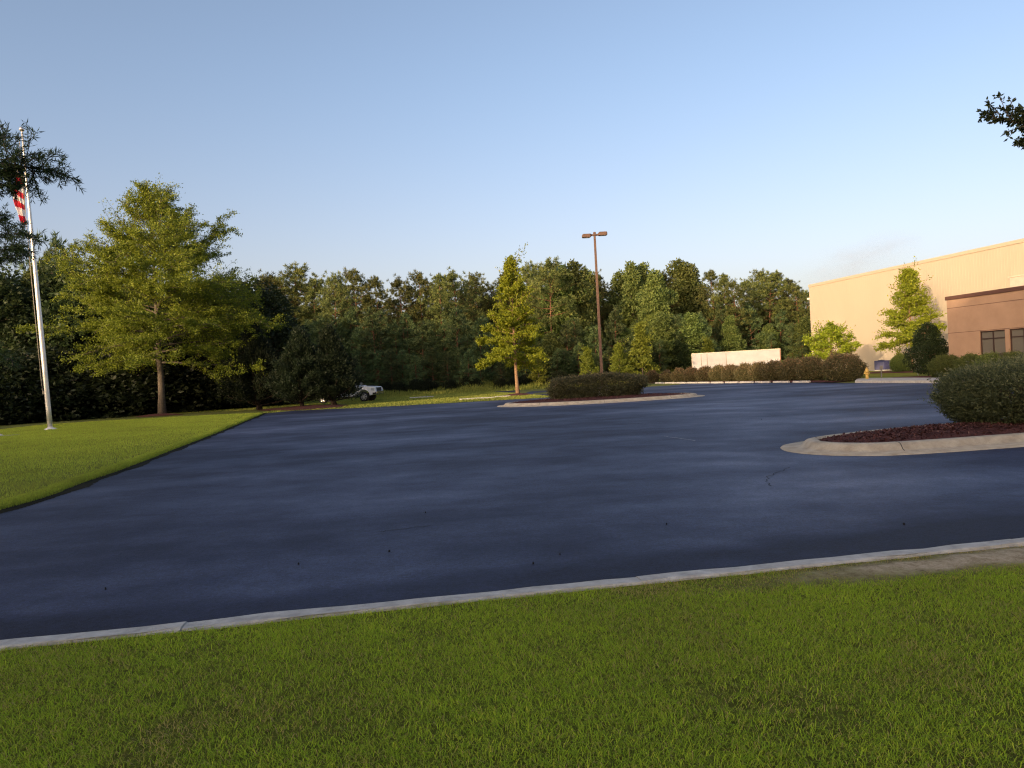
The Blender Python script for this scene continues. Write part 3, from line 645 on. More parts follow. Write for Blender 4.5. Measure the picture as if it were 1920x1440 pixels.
# kerbed islands
def offset_path(P, d):
    n = len(P); out = []
    for i in range(n):
        t = (P[(i + 1) % n] - P[i - 1]).normalized(); nr = Vector((-t.y, t.x, 0)); out.append(P[i] + nr * d)
    return out
def island(name, outline, mound, label_m, joints, mat):
    P = catmull(outline, 10); n = len(P)
    prof = [(0.0, 0.008), (0.02, 0.028), (0.33, 0.034), (0.38, 0.060), (0.43, 0.125), (0.47, 0.152), (0.52, 0.163), (0.62, 0.163), (0.66, 0.150), (0.66, 0.05)]
    rings = [[(q.x, q.y, z) for q in offset_path(P, d)] for d, z in prof]
    V = [p for r in rings for p in r]; f = []
    for k in range(len(prof) - 1):
        for i in range(n): f.append((k * n + i, k * n + (i + 1) % n, (k + 1) * n + (i + 1) % n, (k + 1) * n + i))
    mb = MB(); mb.add(V, f); o = mb.build("kerb", mat, smooth=True); o["kind"] = "structure"
    # tooled joints: thin dark slivers across the kerb
    acc = 0; mj = MB()
    for i in range(n):
        acc += (P[(i + 1) % n] - P[i]).length
        if acc > joints:
            acc = 0; t = (P[(i + 1) % n] - P[i - 1]).normalized(); nr = Vector((-t.y, t.x, 0))
            prev = None
            for d, z in prof[2:9]:
                c = P[i] + nr * d; a = c - t * 0.008 + Vector((0, 0, z + 0.003)); b = c + t * 0.008 + Vector((0, 0, z + 0.003))
                if prev: mj.add([prev[0], prev[1], b, a], [(0, 1, 2, 3)])
                prev = (a, b)
    if mj.v:
        jo = mj.build("kerb_joint", 'dark_joint'); jo["kind"] = "structure"
    # mulch mound
    inner = offset_path(P, 0.655); cen = sum(inner, Vector()) / n; rng = np.random.default_rng(len(name) + n)
    V = []; f = []; K = 14
    for k in range(K + 1):
        s_ = 1 - k / K * 0.999
        for q in inner:
            p = cen + (q - cen) * s_; e = 1 - s_
            V.append((p.x, p.y, 0.13 + mound * (1 - (1 - e) ** 2.2) + 0.03 * float(rng.random()) * (0 if k == 0 else 1)))
    for k in range(K):
        for i in range(n): f.append((k * n + i, k * n + (i + 1) % n, (k + 1) * n + (i + 1) % n, (k + 1) * n + i))
    base = np.array(V)
    # chips
    N = 9000; idx = rng.integers(0, len(base), N); idx2 = np.minimum(idx + 1, len(base) - 1)
    tt = rng.random((N, 1)); C = base[idx] * (1 - tt) + base[idx2] * tt
    far = np.linalg.norm(base[idx] - base[idx2], axis=1) < 1.2; C = C[far]; C[:, :2] += rng.normal(size=(len(C), 2)) * 0.06; C[:, 2] += 0.012
    ctr = np.array([cen.x, cen.y]); C[:, :2] = ctr + (C[:, :2] - ctr) * 0.975; N = len(C)
    a = rng.random(N) * 6.28; L = rng.uniform(0.03, 0.085, N); Wd = rng.uniform(0.012, 0.03, N); til = rng.normal(size=N) * 0.35
    dx = np.stack([np.cos(a), np.sin(a), til], 1) * L[:, None] / 2; dy = np.stack([-np.sin(a), np.cos(a), rng.normal(size=N) * 0.3], 1) * Wd[:, None] / 2
    CV = np.stack([C - dx - dy, C + dx - dy, C + dx + dy, C - dx + dy], 1).reshape(-1, 3)
    nb = len(base)
    me = np_mesh("mulch", np.concatenate([base, CV]), [np.array(f), nb + np.arange(4 * N).reshape(N, 4)], np.concatenate([np.full(nb, 0.4), np.repeat(rng.random(N), 4)]))
    o = link("mulch", me, 'mulch_chip'); kind(o, "stuff", label_m, "mulch"); return P
def mulchmat():
    m, t, b = newmat("mulch_chip"); a = t.nodes.new("ShaderNodeAttribute"); a.attribute_name = "tint"
    c = ramp(t, a.outputs["Fac"], [(0.0, (0.032, 0.014, 0.014)), (0.5, (0.10, 0.042, 0.040)), (0.9, (0.19, 0.085, 0.078)), (1.0, (0.36, 0.24, 0.19))])
    n = noise(t, 30, 4); t.links.new(mixc(t, 0.6, c, ramp(t, n, [(0.3, (0.032, 0.013, 0.013)), (0.7, (0.16, 0.066, 0.060))])), b.inputs["Base Color"])
    b.inputs["Roughness"].default_value = 0.95; b.inputs["Specular IOR Level"].default_value = 0.15
    bump(t, b, noise(t, 45, 4), 1.0, 0.03); return m
MAT['mulch_chip'] = mulchmat()
island("near", [(4.86, 13.75), (4.98, 13.05), (5.45, 12.5), (6.3, 12.22), (8.39, 12.45), (11, 12.95), (13.4, 13.6), (14.2, 14.8), (13.6, 16.4), (11, 16.6), (8.4, 16.0), (6.4, 15.3), (5.2, 14.55)], 0.10, "red brown mulch with wood chips in the near kerbed island", 2.6, 'concrete_warm')
island("far", [(-0.85, 39.4), (-0.35, 38.2), (1.14, 37.1), (3.66, 36.55), (6.5, 37.0), (8.9, 37.9), (9.95, 39.2), (9.6, 41), (8, 42.3), (4.5, 42.6), (1, 41.9), (-.5, 40.8)], 0.12, "dark red mulch under the long hedge in the far island", 3.4, 'concrete_warm')

# asphalt details: cracks, specks, scrap of old line
def crack(pts, wd):
    mb = MB(); rng = random.Random(len(pts))
    P = [G(*p) for p in pts]; Q = []
    for a, b in zip(P[:-1], P[1:]):
        for k in range(6): Q.append(a.lerp(b, k / 6) + Vector((rng.uniform(-1, 1), rng.uniform(-1, 1), 0)) * 0.025)
    Q.append(P[-1]); prev = None
    for i, q in enumerate(Q):
        t = (Q[min(i + 1, len(Q) - 1)] - Q[max(i - 1, 0)]).normalized(); nr = Vector((-t.y, t.x, 0)); w_ = wd * rng.uniform(0.3, 1.2)
        a, b = q + nr * w_ + Vector((0, 0, 0.011)), q - nr * w_ + Vector((0, 0, 0.011))
        if prev: mb.add([prev[0], prev[1], b, a], [(0, 1, 2, 3)])
        prev = (a, b)
    return mb
for pts, wd in (([(1482, 877), (1462, 885), (1442, 893), (1438, 905), (1446, 912)], 0.007), ([(700, 1000), (755, 993), (808, 987)], 0.008)):
    o = crack(pts, wd).build("asphalt_crack", 'pebble'); o["kind"] = 'structure'
o = crack([(1240, 818), (1270, 822), (1303, 827)], 0.02).build("old_paint_line", 'old_paint'); o["kind"] = 'structure'
def specks():
    rng = random.Random(8); mb = MB()
    for x, y in ((1250, 985), (1695, 985), (798, 963), (730, 1036), (1050, 1042), (198, 1107), (705, 1137), (690, 1143), (1301, 779), (1428, 787), (1000, 1059), (560, 1060), (1270, 745)):
        p = G(x, y, 0.0); s_ = rng.uniform(0.006, 0.012)
        mb.lathe([(s_ * 0.9, 0.0), (s_, 0.008), (s_ * 0.5, 0.02)], 7, (p.x, p.y, 0.007))
    o = mb.build("asphalt_debris", 'pebble'); kind(o, "stuff", "small dark bits of debris scattered on the asphalt", "debris")
specks()

# sidewalk by the buildings
sw = [(20.95, 46.3), (22.15, 39.7), (27.5, 14), (29.3, 14.3), (24.6, 40.2), (24.3, 46.5), (23.6, 50.2), (22.9, 50.2)]
mb = MB(); n_ = len(sw)
mb.add([(x, y, 0.0) for x, y in sw] + [(x, y, 0.15) for x, y in sw], [tuple(range(n_, 2 * n_))] + [(i, (i + 1) % n_, (i + 1) % n_ + n_, i + n_) for i in range(n_)])
o = mb.build("pavement", 'concrete', bev=0.02); o["kind"] = "structure"
yard = [(22.3, 52), (24.0, 46.8), (25, 40.5), (29.5, 14.5), (60, 14.5), (60, 100), (18, 100), (17.5, 76)]
sheet("yard_lawn", yard, 0.09, 'lawn')
def bed(name, pts, z, label, h=0.08):
    P = catmull(pts, 6); cen = sum(P, Vector()) / len(P); V = []; f = []; n = len(P); K = 6; rng = random.Random(len(label))
    for k in range(K + 1):
        s_ = 1 - k / K * 0.995
        for q in P: p = cen + (q - cen) * s_; V.append((p.x, p.y, z + h * (1 - s_ ** 2) + rng.uniform(0, 0.02)))
    for k in range(K):
        for i in range(n): f.append((k * n + i, k * n + (i + 1) % n, (k + 1) * n + (i + 1) % n, (k + 1) * n + i))
    o = MB().add(V, f).build(name, 'mulch'); kind(o, "stuff", label, "mulch")
bed("mulch", [(19.4, 55), (20.6, 49.6), (21.6, 49.6), (22.7, 50.5), (21.8, 54), (18, 68), (15, 76), (13.4, 75.5), (16, 66)], 0.02, "red brown mulch strip under the row of purple shrubs")
bed("mulch", [(24.2, 48.5), (24.8, 44), (26.2, 40), (27.6, 44), (26.8, 48.5), (25.4, 50.5)], 0.085, "dark mulch bed around the dark cone tree")
bed("mulch", [(-18.6, 55.2), (-15.2, 50.6), (-12.8, 51.0), (-11.6, 52.6), (-12.6, 57), (-15.5, 58.6)], 0.02, "red mulch under the dark cedars at the car park edge", 0.15)
bed("mulch", [(-0.9, 57.2), (0.4, 56.2), (1.7, 57.2), (0.4, 58.4)], 0.02, "ring of mulch around the small bright oak", 0.16)
bed("mulch", [(-27.2, 54.2), (-25.4, 53.4), (-23.6, 54.2), (-25.4, 55.6)], 0.02, "mulch ring around the big oak trunk", 0.14)
bed("mulch", [(29.8, 66), (31.5, 59.8), (33.8, 60.5), (34.6, 66), (34.2, 70)], 0.092, "red mulch strip beside the cream warehouse wall", 0.05)

# ------------------------------------------------------------------ flagpoles
def flagpole(name, loc, H, lean):
    r = empty(name, loc)
    mb = MB(); N = 14
    mb.tube([(0, 0, H * k / N) for k in range(N + 1)], [0.115 - 0.065 * max(0, (k / N - 0.3) / 0.7) for k in range(N + 1)], 20)
    mb.build("pole", 'alu', r, True)
    MB().lathe([(0.30, 0.0), (0.30, 0.05), (0.24, 0.09), (0.15, 0.12), (0.12, 0.15)], 24).build("base_collar", 'sign_white', r, True)
    MB().lathe([(0.02, H - 0.02), (0.06, H + 0.01), (0.02, H + 0.06), (0.09, H + 0.1), (0.125, H + 0.18), (0.11, H + 0.25), (0.06, H + 0.30), (0.01, H + 0.31)], 18).build("ball_finial", 'gold', r, True)
    MB().tube([(-0.17, -0.06, 1.9), (-0.19, -0.06, 4), (-0.2, -0.06, 8), (-0.14, -0.05, H - 0.2)], 0.012, 5).tube([(-0.13, -0.1, 1.9), (-0.17, -0.12, 2.6), (-0.145, -0.12, 3.5), (-0.16, -0.1, 8), (-0.12, -0.07, H - 0.2)], 0.010, 5).build("halyard", 'rope', r)
    MB().box((-0.13, -0.03, 1.9), (0.06, 0.03, 0.2)).box((-0.17, -0.05, 1.93), (0.03, 0.03, 0.26)).build("cleat", 'steel', r)
    r.rotation_euler = (rad(0.3), lean, 0)
    return r
fp = flagpole("flagpole", (-23.05, 37.66, 0.09), 14.75, rad(-1.75))
tag(fp, "tall silver flagpole with a limp flag, standing on the side lawn", "flagpole")
fp2 = flagpole("flagpole", (-23.25, 33.9, 0.09), 14.0, rad(-1.2))
tag(fp2, "second flagpole, only its white base collar showing at the left edge of the photo", "flagpole")
o = MB().box((-22.75, 33.75, 0.105), (1.1, 0.6, 0.06)).build("concrete_pad", 'concrete', bev=0.01); tag(o, "small flat concrete pad in the grass at the left edge", "concrete pad")
def flag():
    NS, NT = 26, 90; V = []; rng = random.Random(3)
    for j in range(NT + 1):
        t = j / NT; z = -2.75 * t
        wdt = (0.27 + 0.17 * math.sin(math.pi * min(1, t * 1.25 + 0.08))) * (1 if t < 0.9 else 1 - (t - 0.9) * 3.5)
        shift = 0.10 * math.sin(t * 7.0 + 0.6) - 0.05 * t
        for i in range(NS + 1):
            s_ = i / NS; dep = 0.13 * math.sin(s_ * 11 + t * 3.5) * (0.5 + 0.5 * t) + 0.05 * math.sin(s_ * 23 + t * 6)
            V.append((-wdt * s_ + shift * s_ - 0.03, dep, z - 0.18 * s_ * (1 + 0.5 * t)))
    f = []; mi = []
    for j in range(NT):
        for i in range(NS):
            a = j * (NS + 1) + i; f.append((a, a + 1, a + NS + 2, a + NS + 1))
            t = (j + .5) / NT; s_ = (i + .5) / NS
            k = t * 8.6 + s_ * 1.6 + 0.22 * math.sin(s_ * 4 + t * 9)
            canton = s_ < 0.5 and t < 0.13
            mi.append(2 if canton else (int(math.floor(k)) % 2))
    mb = MB(); mb.v = V; mb.f = f; mb.mi = mi
    o = mb.build("flag", ['red', 'white', 'blue'], smooth=True)
    z = 13.1; th = rad(-1.75); o.location = (-23.05 + math.sin(th) * z - 0.10, 37.55, 0.09 + z)
    sm = o.modifiers.new("solid", 'SOLIDIFY'); sm.thickness = 0.006
    tag(o, "limp red and white striped flag hanging beside the silver flagpole", "flag")
flag()

# ------------------------------------------------------------------ parking lot lamp
lp = empty("street_lamp", (4.75, 39.9, 0.2)); tag(lp, "tall brown lamp post with two shoebox heads above the island hedge", "street lamp")
LH = 8.55
mb = MB(); mb.box((0, 0, LH / 2 + 0.3), (0.15, 0.15, LH - 0.6), taper=0.72); mb.build("pole", 'bronze', lp, bev=0.012)
MB().lathe([(0.28, -0.1), (0.28, 0.55), (0.26, 0.6)], 20).build("concrete_base", 'concrete', lp, True)
MB().box((0, 0, LH + 0.03), (0.17, 0.17, 0.2), taper=0.7).build("pole_cap", 'bronze', lp, bev=0.01)
for sx, dz in ((-1, -0.035), (1, 0.035)):
    hd = MB(); xs = [0.07, 0.16, 0.24, 0.62, 0.66]; ww = [0.05, 0.05, 0.16, 0.17, 0.13]; t0 = [0.02, 0.02, 0.075, 0.075, 0.03]; b0 = [-0.07, -0.07, -0.105, -0.105, -0.09]
    V = []
    for x, wv, a, b in zip(xs, ww, t0, b0):
        for yy, zz in ((-wv, b), (wv, b), (wv * 0.92, a), (-wv * 0.92, a)): V.append((sx * x, yy, LH + zz + dz * (x > 0.2)))
    f = [(3, 2, 1, 0), (16, 17, 18, 19)]
    for i in range(4):
        for k in range(4): f.append((i * 4 + k, i * 4 + (k + 1) % 4, i * 4 + 4 + (k + 1) % 4, i * 4 + 4 + k))
    hd.add(V, f); h_ = hd.build("lamp_head", 'bronze', lp, bev=0.01)
    MB().box((sx * 0.43, 0, LH - 0.112 + dz), (0.32, 0.24, 0.012)).build("lens", 'lens', h_)

# ------------------------------------------------------------------ warehouse and brown building
UX, UY = -math.sin(rad(11.5)), math.cos(rad(11.5)); RZ = math.atan2(UY, UX)
def along(p0, s_, out=0.0): return (p0[0] + UX * s_ - UY * out, p0[1] + UY * s_ + UX * out)  # out>0: towards the lot (left)
W0 = (36.0, 74.0)
fc = wallhit(1516.5, 534, W0, (UX, UY)); far_s = (fc.x - W0[0]) * UX + (fc.y - W0[1]) * UY; WH = fc.z
near_s = -62.0
wr = empty("warehouse", (W0[0], W0[1], 0)); tag(wr, "large cream metal warehouse with a flat roof, lit by low sun", "warehouse")
LEN = far_s - near_s; DEP = 45
def loc_box(mb, s0, s1, o0, o1, z0, z1, org=(0, 0), mi=0):
    a = [(org[0] + UX * s_ - UY * o_, org[1] + UY * s_ + UX * o_) for s_, o_ in ((s0, o0), (s1, o0), (s1, o1), (s0, o1))]
    v = [(x, y, z0) for x, y in a] + [(x, y, z1) for x, y in a]
    mb.add(v, [(3, 2, 1, 0), (4, 5, 6, 7), (0, 1, 5, 4), (1, 2, 6, 5), (2, 3, 7, 6), (3, 0, 4, 7)], mi)
# ribbed sheet wall: real folded metal ribs
def ribwall():
    mb = MB(); s_ = near_s; pts = []
    while s_ < far_s - 0.3:
        pts += [(s_, 0.0), (s_ + 0.24, 0.0), (s_ + 0.255, 0.008), (s_ + 0.285, 0.008), (s_ + 0.30, 0.0)]; s_ += 0.30
    pts.append((far_s, 0.0)); V = []
    for s_, o_ in pts:
        x, y = UX * s_ - UY * o_, UY * s_ + UX * o_; V += [(x, y, 0.15), (x, y, WH - 0.3)]
    f = [(2 * i + 2, 2 * i, 2 * i + 1, 2 * i + 3) for i in range(len(pts) - 1)]
    mb.add(V, f)
    loc_box(mb, near_s, far_s - 0.02, -0.02, -DEP, 0.1, WH - 0.28)
    return mb
ribwall().build("wall", 'siding', wr)
mb = MB(); loc_box(mb, near_s - 0.1, far_s + 0.05, 0.06, -DEP - 0.1, WH - 0.30, WH); mb.build("roof_trim", 'siding', wr, bev=0.02)
mb = MB(); loc_box(mb, near_s, far_s + 0.01, 0.035, -0.03, -0.1, 0.16); mb.build("foundation", 'concrete', wr)
wl = wallhit(1577, 630, W0, (UX, UY)); sl = (wl.x - W0[0]) * UX + (wl.y - W0[1]) * UY
mb = MB(); loc_box(mb, sl - 0.22, sl + 0.22, 0.32, 0.02, wl.z - 0.15, wl.z + 0.15); o = mb.build("wall_light", 'steel', wr, bev=0.03)
mb = MB(); loc_box(mb, sl - 0.17, sl + 0.17, 0.345, 0.322, wl.z - 0.1, wl.z + 0.12); mb.build("lens", 'sign_white', o)
cl_ = wallhit(1518, 560, W0, (UX, UY))
mb = MB(); loc_box(mb, far_s + 0.02, far_s + 0.5, -0.3, -0.02, cl_.z - 0.1, cl_.z + 0.12); mb.build("wall_light", 'sign_white', wr, bev=0.02)
pa = wallhit(1903, 519, W0, (UX, UY)); sp = (pa.x - W0[0]) * UX + (pa.y - W0[1]) * UY
mb = MB(); loc_box(mb, sp - 9, sp, 0.5, 0.03, pa.z - 2.4, pa.z - 0.06); pw = mb.build("wall_panel", 'panel_white', wr, bev=0.02)
mb = MB(); loc_box(mb, sp - 9.1, sp + 0.1, 0.56, 0.03, pa.z - 0.058, pa.z + 0.03); mb.build("flashing", 'siding_trim', pw)

B0 = (26.6, 46.0); bt = at(1775.1, 556.5, 46.0); BH = bt.z
br = empty("office_building", (B0[0], B0[1], 0)); tag(br, "low tan office building with dark roof edge and dark framed windows", "office building")
def bs(px, py): p = wallhit(px, py, B0, (UX, UY)); return (p.x - B0[0]) * UX + (p.y - B0[1]) * UY, p.z
s1a, zb = bs(1838.5, 666.5); s1b, _ = bs(1886, 664.5); _, zt = bs(1838, 621.5); s2a, _ = bs(1894, 663.5)
wlen = s1a - s1b; gap = s1b - s2a
wins = []; s_ = s1a
for k in range(7): wins.append((s_ - wlen, s_)); s_ -= wlen + gap
mb = MB(); BN = -34.0; bt0 = 0.0
loc_box(mb, BN, 0, -0.25, -16, 0, BH - 0.22)
zs = [0, zb, zt, BH - 0.22]
loc_box(mb, BN, 0, 0, -0.248, 0, zb); loc_box(mb, BN, 0, 0, -0.248, zt, BH - 0.22)
edges = [0.0]
for a, b in wins: edges += [b, a]
edges.append(BN)
for i in range(0, len(edges), 2): loc_box(mb, edges[i + 1], edges[i], 0, -0.248, zb, zt)
bw = mb.build("wall", 'brown_wall', br)
mb = MB()
for px, py in ((1790, 577), (1790, 624), (1800, 674)):
    _, zj = bs(px, py)
    if zb - 0.02 < zj < zt + 0.02: 
        for i in range(0, len(edges), 2): loc_box(mb, edges[i + 1], edges[i], 0.004, 0.001, zj - 0.012, zj + 0.012)
    else: loc_box(mb, BN, 0, 0.004, 0.001, zj - 0.012, zj + 0.012)
mb.build("joint", 'cap', bw)
mb = MB(); loc_box(mb, BN - 0.1, 0.06, 0.07, -16.1, BH - 0.22, BH); mb.build("roof_trim", 'cap', br, bev=0.015)
for a, b in wins:
    fr = MB(); d0, d1 = -0.06, -0.13; fw_ = 0.07
    loc_box(fr, a, b, d0, d1, zb, zb + fw_); loc_box(fr, a, b, d0, d1, zt - fw_, zt)
    loc_box(fr, a, a + fw_, d0, d1, zb + fw_, zt - fw_); loc_box(fr, b - fw_, b, d0, d1, zb + fw_, zt - fw_)
    mid = (a + b) / 2; zr = zb + (zt - zb) * 0.66
    loc_box(fr, mid - fw_ / 2, mid + fw_ / 2, d0, d1, zb + fw_, zt - fw_)
    loc_box(fr, a + fw_, mid - fw_ / 2, d0, d1, zr, zr + 0.06); loc_box(fr, mid + fw_ / 2, b - fw_, d0, d1, zr, zr + 0.06)
    wf = fr.build("window", 'frame', br)
    pn = MB(); loc_box(pn, a + 0.01, b - 0.01, -0.10, -0.11, zb + 0.01, zt - 0.01); pn.build("pane", 'pane', wf)
    pn = MB(); loc_box(pn, a - 0.03, b + 0.03, 0.03, -0.055, zb - 0.05, zb - 0.003); pn.build("sill", 'frame', wf)

# ------------------------------------------------------------------ trailer
ta = at(1298, 691, 79.0); tb_top = at(1298, 662.8, 79.0); TR = empty("box_trailer", (ta.x, ta.y, 0.0), math.atan2(-0.287, 0.958))
tag(TR, "long white box trailer standing behind the row of purple shrubs", "trailer")
TL, TZ0, TZ1 = 8.75, 0.75, tb_top.z
MB().box((TL / 2, 1.22, (TZ0 + TZ1) / 2), (TL, 2.44, TZ1 - TZ0)).build("box_body", 'trailer', TR, bev=0.02)
mb = MB(); mb.box((TL / 2, -0.012, TZ1 - 0.04), (TL + 0.02, 0.03, 0.08)); mb.box((TL / 2, -0.012, TZ0 + 0.06), (TL + 0.02, 0.03, 0.12)); mb.build("rail", 'siding_trim', TR)
for x, m_ in ((0.03, 'panel_white'), (0.95, 'trailer_dark'), (1.55, 'trailer_dark'), (3.45, 'trailer_dark'), (TL - 0.03, 'trailer_red')):
    MB().box((x, -0.012, (TZ0 + TZ1) / 2), (0.05 if m_ == 'trailer_dark' else 0.09, 0.028, TZ1 - TZ0 - 0.22)).build("seam", m_, TR)
for x, z in ((0.2, TZ1 - 0.25), (0.36, TZ1 - 0.28), (0.3, TZ1 - 0.42)): MB().box((x, -0.012, z), (0.07, 0.02, 0.05)).build("marker_light", 'trailer_dark', TR)
for x in (6.4, 7.6):
    for y in (0.18, 2.26):
        wmb = MB(); wmb.tube([(x, y - 0.12, 0.5 + 0.15), (x, y + 0.12, 0.5 + 0.15)], 0.5, 18); wmb.build("wheel", 'tyre', TR, True)
for y in (0.5, 1.9): MB().box((1.3, y, 0.42), (0.14, 0.14, 0.75)).build("landing_leg", 'steel', TR)
TR.location.z = 0.22; TR.scale.z = (TZ1 - 0.22) / TZ1

# ------------------------------------------------------------------ air conditioner, hydrant, posts
pc = along(W0, 0, 1.2); q = wallhit(1657, 694, along(W0, 0, 1.0), (UX, UY))
ac = empty("air_conditioner", (q.x, q.y, 0.10), RZ); tag(ac, "blue grey air conditioning unit against the cream wall beside the round bush", "air conditioner")
MB().box((0, 0, 0.06), (1.7, 1.0, 0.12)).build("pad", 'concrete', ac)
MB().box((0, 0, 0.55), (1.5, 0.85, 0.86)).build("cabinet", 'ac', ac, bev=0.03)
mb = MB()
for k in range(11): mb.box((-0.6 + k * 0.12, 0.432, 0.52), (0.03, 0.02, 0.66))
mb.build("louvre", 'ac_light', ac)
MB().lathe([(0.3, 0.0), (0.3, 0.04), (0.05, 0.06)], 20, (0.3, 0, 0.98)).build("fan_grille", 'black', ac)
q = G(1626, 712, 0.09); hy = empty("fire_hydrant", (q.x, q.y, 0.09)); tag(hy, "small yellow fire hydrant on the grass beside the big round shrub", "fire hydrant")
MB().lathe([(0.15, 0), (0.15, 0.05), (0.095, 0.07), (0.095, 0.48), (0.13, 0.5), (0.13, 0.55), (0.115, 0.58), (0.10, 0.66), (0.06, 0.72), (0.025, 0.74), (0.025, 0.79)], 16).build("barrel", 'hydrant', hy, True)
MB().tube([(-0.19, 0, 0.42), (0.19, 0, 0.42)], 0.05, 10).build("side_nozzle", 'hydrant', hy, True)
MB().tube([(0, 0, 0.38), (0, -0.2, 0.38)], 0.065, 10).build("front_nozzle", 'hydrant', hy, True)
q = G(1653, 711, 0.09); sg = empty("marker_post", (q.x, q.y, 0.09)); tag(sg, "thin grey post between the yellow hydrant and the dark cone tree", "post")
MB().box((0, 0, 0.42), (0.06, 0.05, 0.85)).build("post", 'steel', sg); MB().box((0, -0.03, 0.75), (0.2, 0.015, 0.22)).build("plate", 'steel', sg)
q = G(1722, 705, 0.09); stt = empty("sapling_stake", (q.x, q.y, 0.09)); tag(stt, "pale forked bare sapling beside the dark cone tree", "sapling")
MB().tube([(0, 0, 0), (-0.05, 0, 0.3), (-0.1, 0, 0.55), (-0.08, 0, 0.85)], [0.03, 0.03, 0.03, 0.02], 6).tube([(-0.01, 0, 0.12), (0.1, 0, 0.28), (0.12, 0, 0.45)], [0.02, 0.018, 0.012], 5).build("stem", 'sign_white', stt, True)
q = at(1888, 683, 41.0); ws = empty("yard_sign", (q.x, q.y, 0.1)); tag(ws, "small white sign below the windows, rising above the near bush", "sign")
MB().box((0, 0, q.z - 0.1 + 0.08), (0.30, 0.03, 0.34), rz=-0.9).build("board", 'sign_white', ws, bev=0.005); MB().box((0, 0.04, (q.z - 0.1) / 2), (0.05, 0.04, q.z - 0.1 - 0.06)).build("stake", 'bark_light', ws)

# ------------------------------------------------------------------ wheel stops
LAB = []   # (object, row description template, category, group)
def stop_mesh(L):
    mb = MB(); prof = [(-0.09, 0), (-0.075, 0.10), (-0.045, 0.13), (0.045, 0.13), (0.075, 0.10), (0.09, 0)]
    n = len(prof); V = [(-L / 2, y, z) for y, z in prof] + [(-L / 2 + 0.03, y * .9, z) for y, z in prof]
    V = []
    for x, k in ((-L / 2, 0.9), (-L / 2 + 0.04, 1), (L / 2 - 0.04, 1), (L / 2, 0.9)): V += [(x, y * k, z * k) for y, z in prof]
    f = [tuple(range(n)), tuple(3 * n + k for k in range(n - 1, -1, -1))]
    for i in range(3):
        for k in range(n - 1): f.append((i * n + k, i * n + n + k, i * n + n + k + 1, i * n + k + 1))
    mb.add(V, f); return mb
SL0 = (20.15, 51.6); SLu = Vector((-0.2857, 0.9583, 0)).normalized(); SRZ = math.atan2(SLu.y, SLu.x)
st0 = None
for k, (a, b) in enumerate(((1230, 1242), (1248, 1263), (1267, 1284), (1288, 1306), (1309, 1328), (1335, 1352), (1361, 1381), (1389, 1409), (1418, 1440), (1452, 1476), (1487, 1517))):
    p = wallhit((a + b) / 2, 700, SL0, SLu)
    if st0 is None: st0 = stop_mesh(1.75).build("wheel_stop", 'concrete'); o = st0
    else: o = st0.copy(); COL.objects.link(o)
    o.location = (p.x, p.y, 0.008); o.rotation_euler = (0, 0, SRZ); LAB.append((o, "pale concrete wheel stop at the foot of the purple shrub row", "wheel stop", "wheel stops along the shrub row", 'count'))
for a, b in (((775, 746), (807, 746)), ((866, 749.5), (904, 748.3)), ((905, 747.6), (925, 747)), ((928, 745.5), (957, 744))):
    pa_, pb_ = G(*a), G(*b); o = st0.copy(); COL.objects.link(o); m_ = (pa_ + pb_) / 2
    d_ = pb_ - pa_; o.location = (m_.x, m_.y, 0.0); o.rotation_euler = (0, 0, 0.25); o.scale = (max(0.5, min(1.2, d_.length / 1.75)), 0.8, 0.8)
    LAB.append((o, "old wheel stop lying in the grass near the small oak", "wheel stop", "wheel stops in the grass", 'count'))

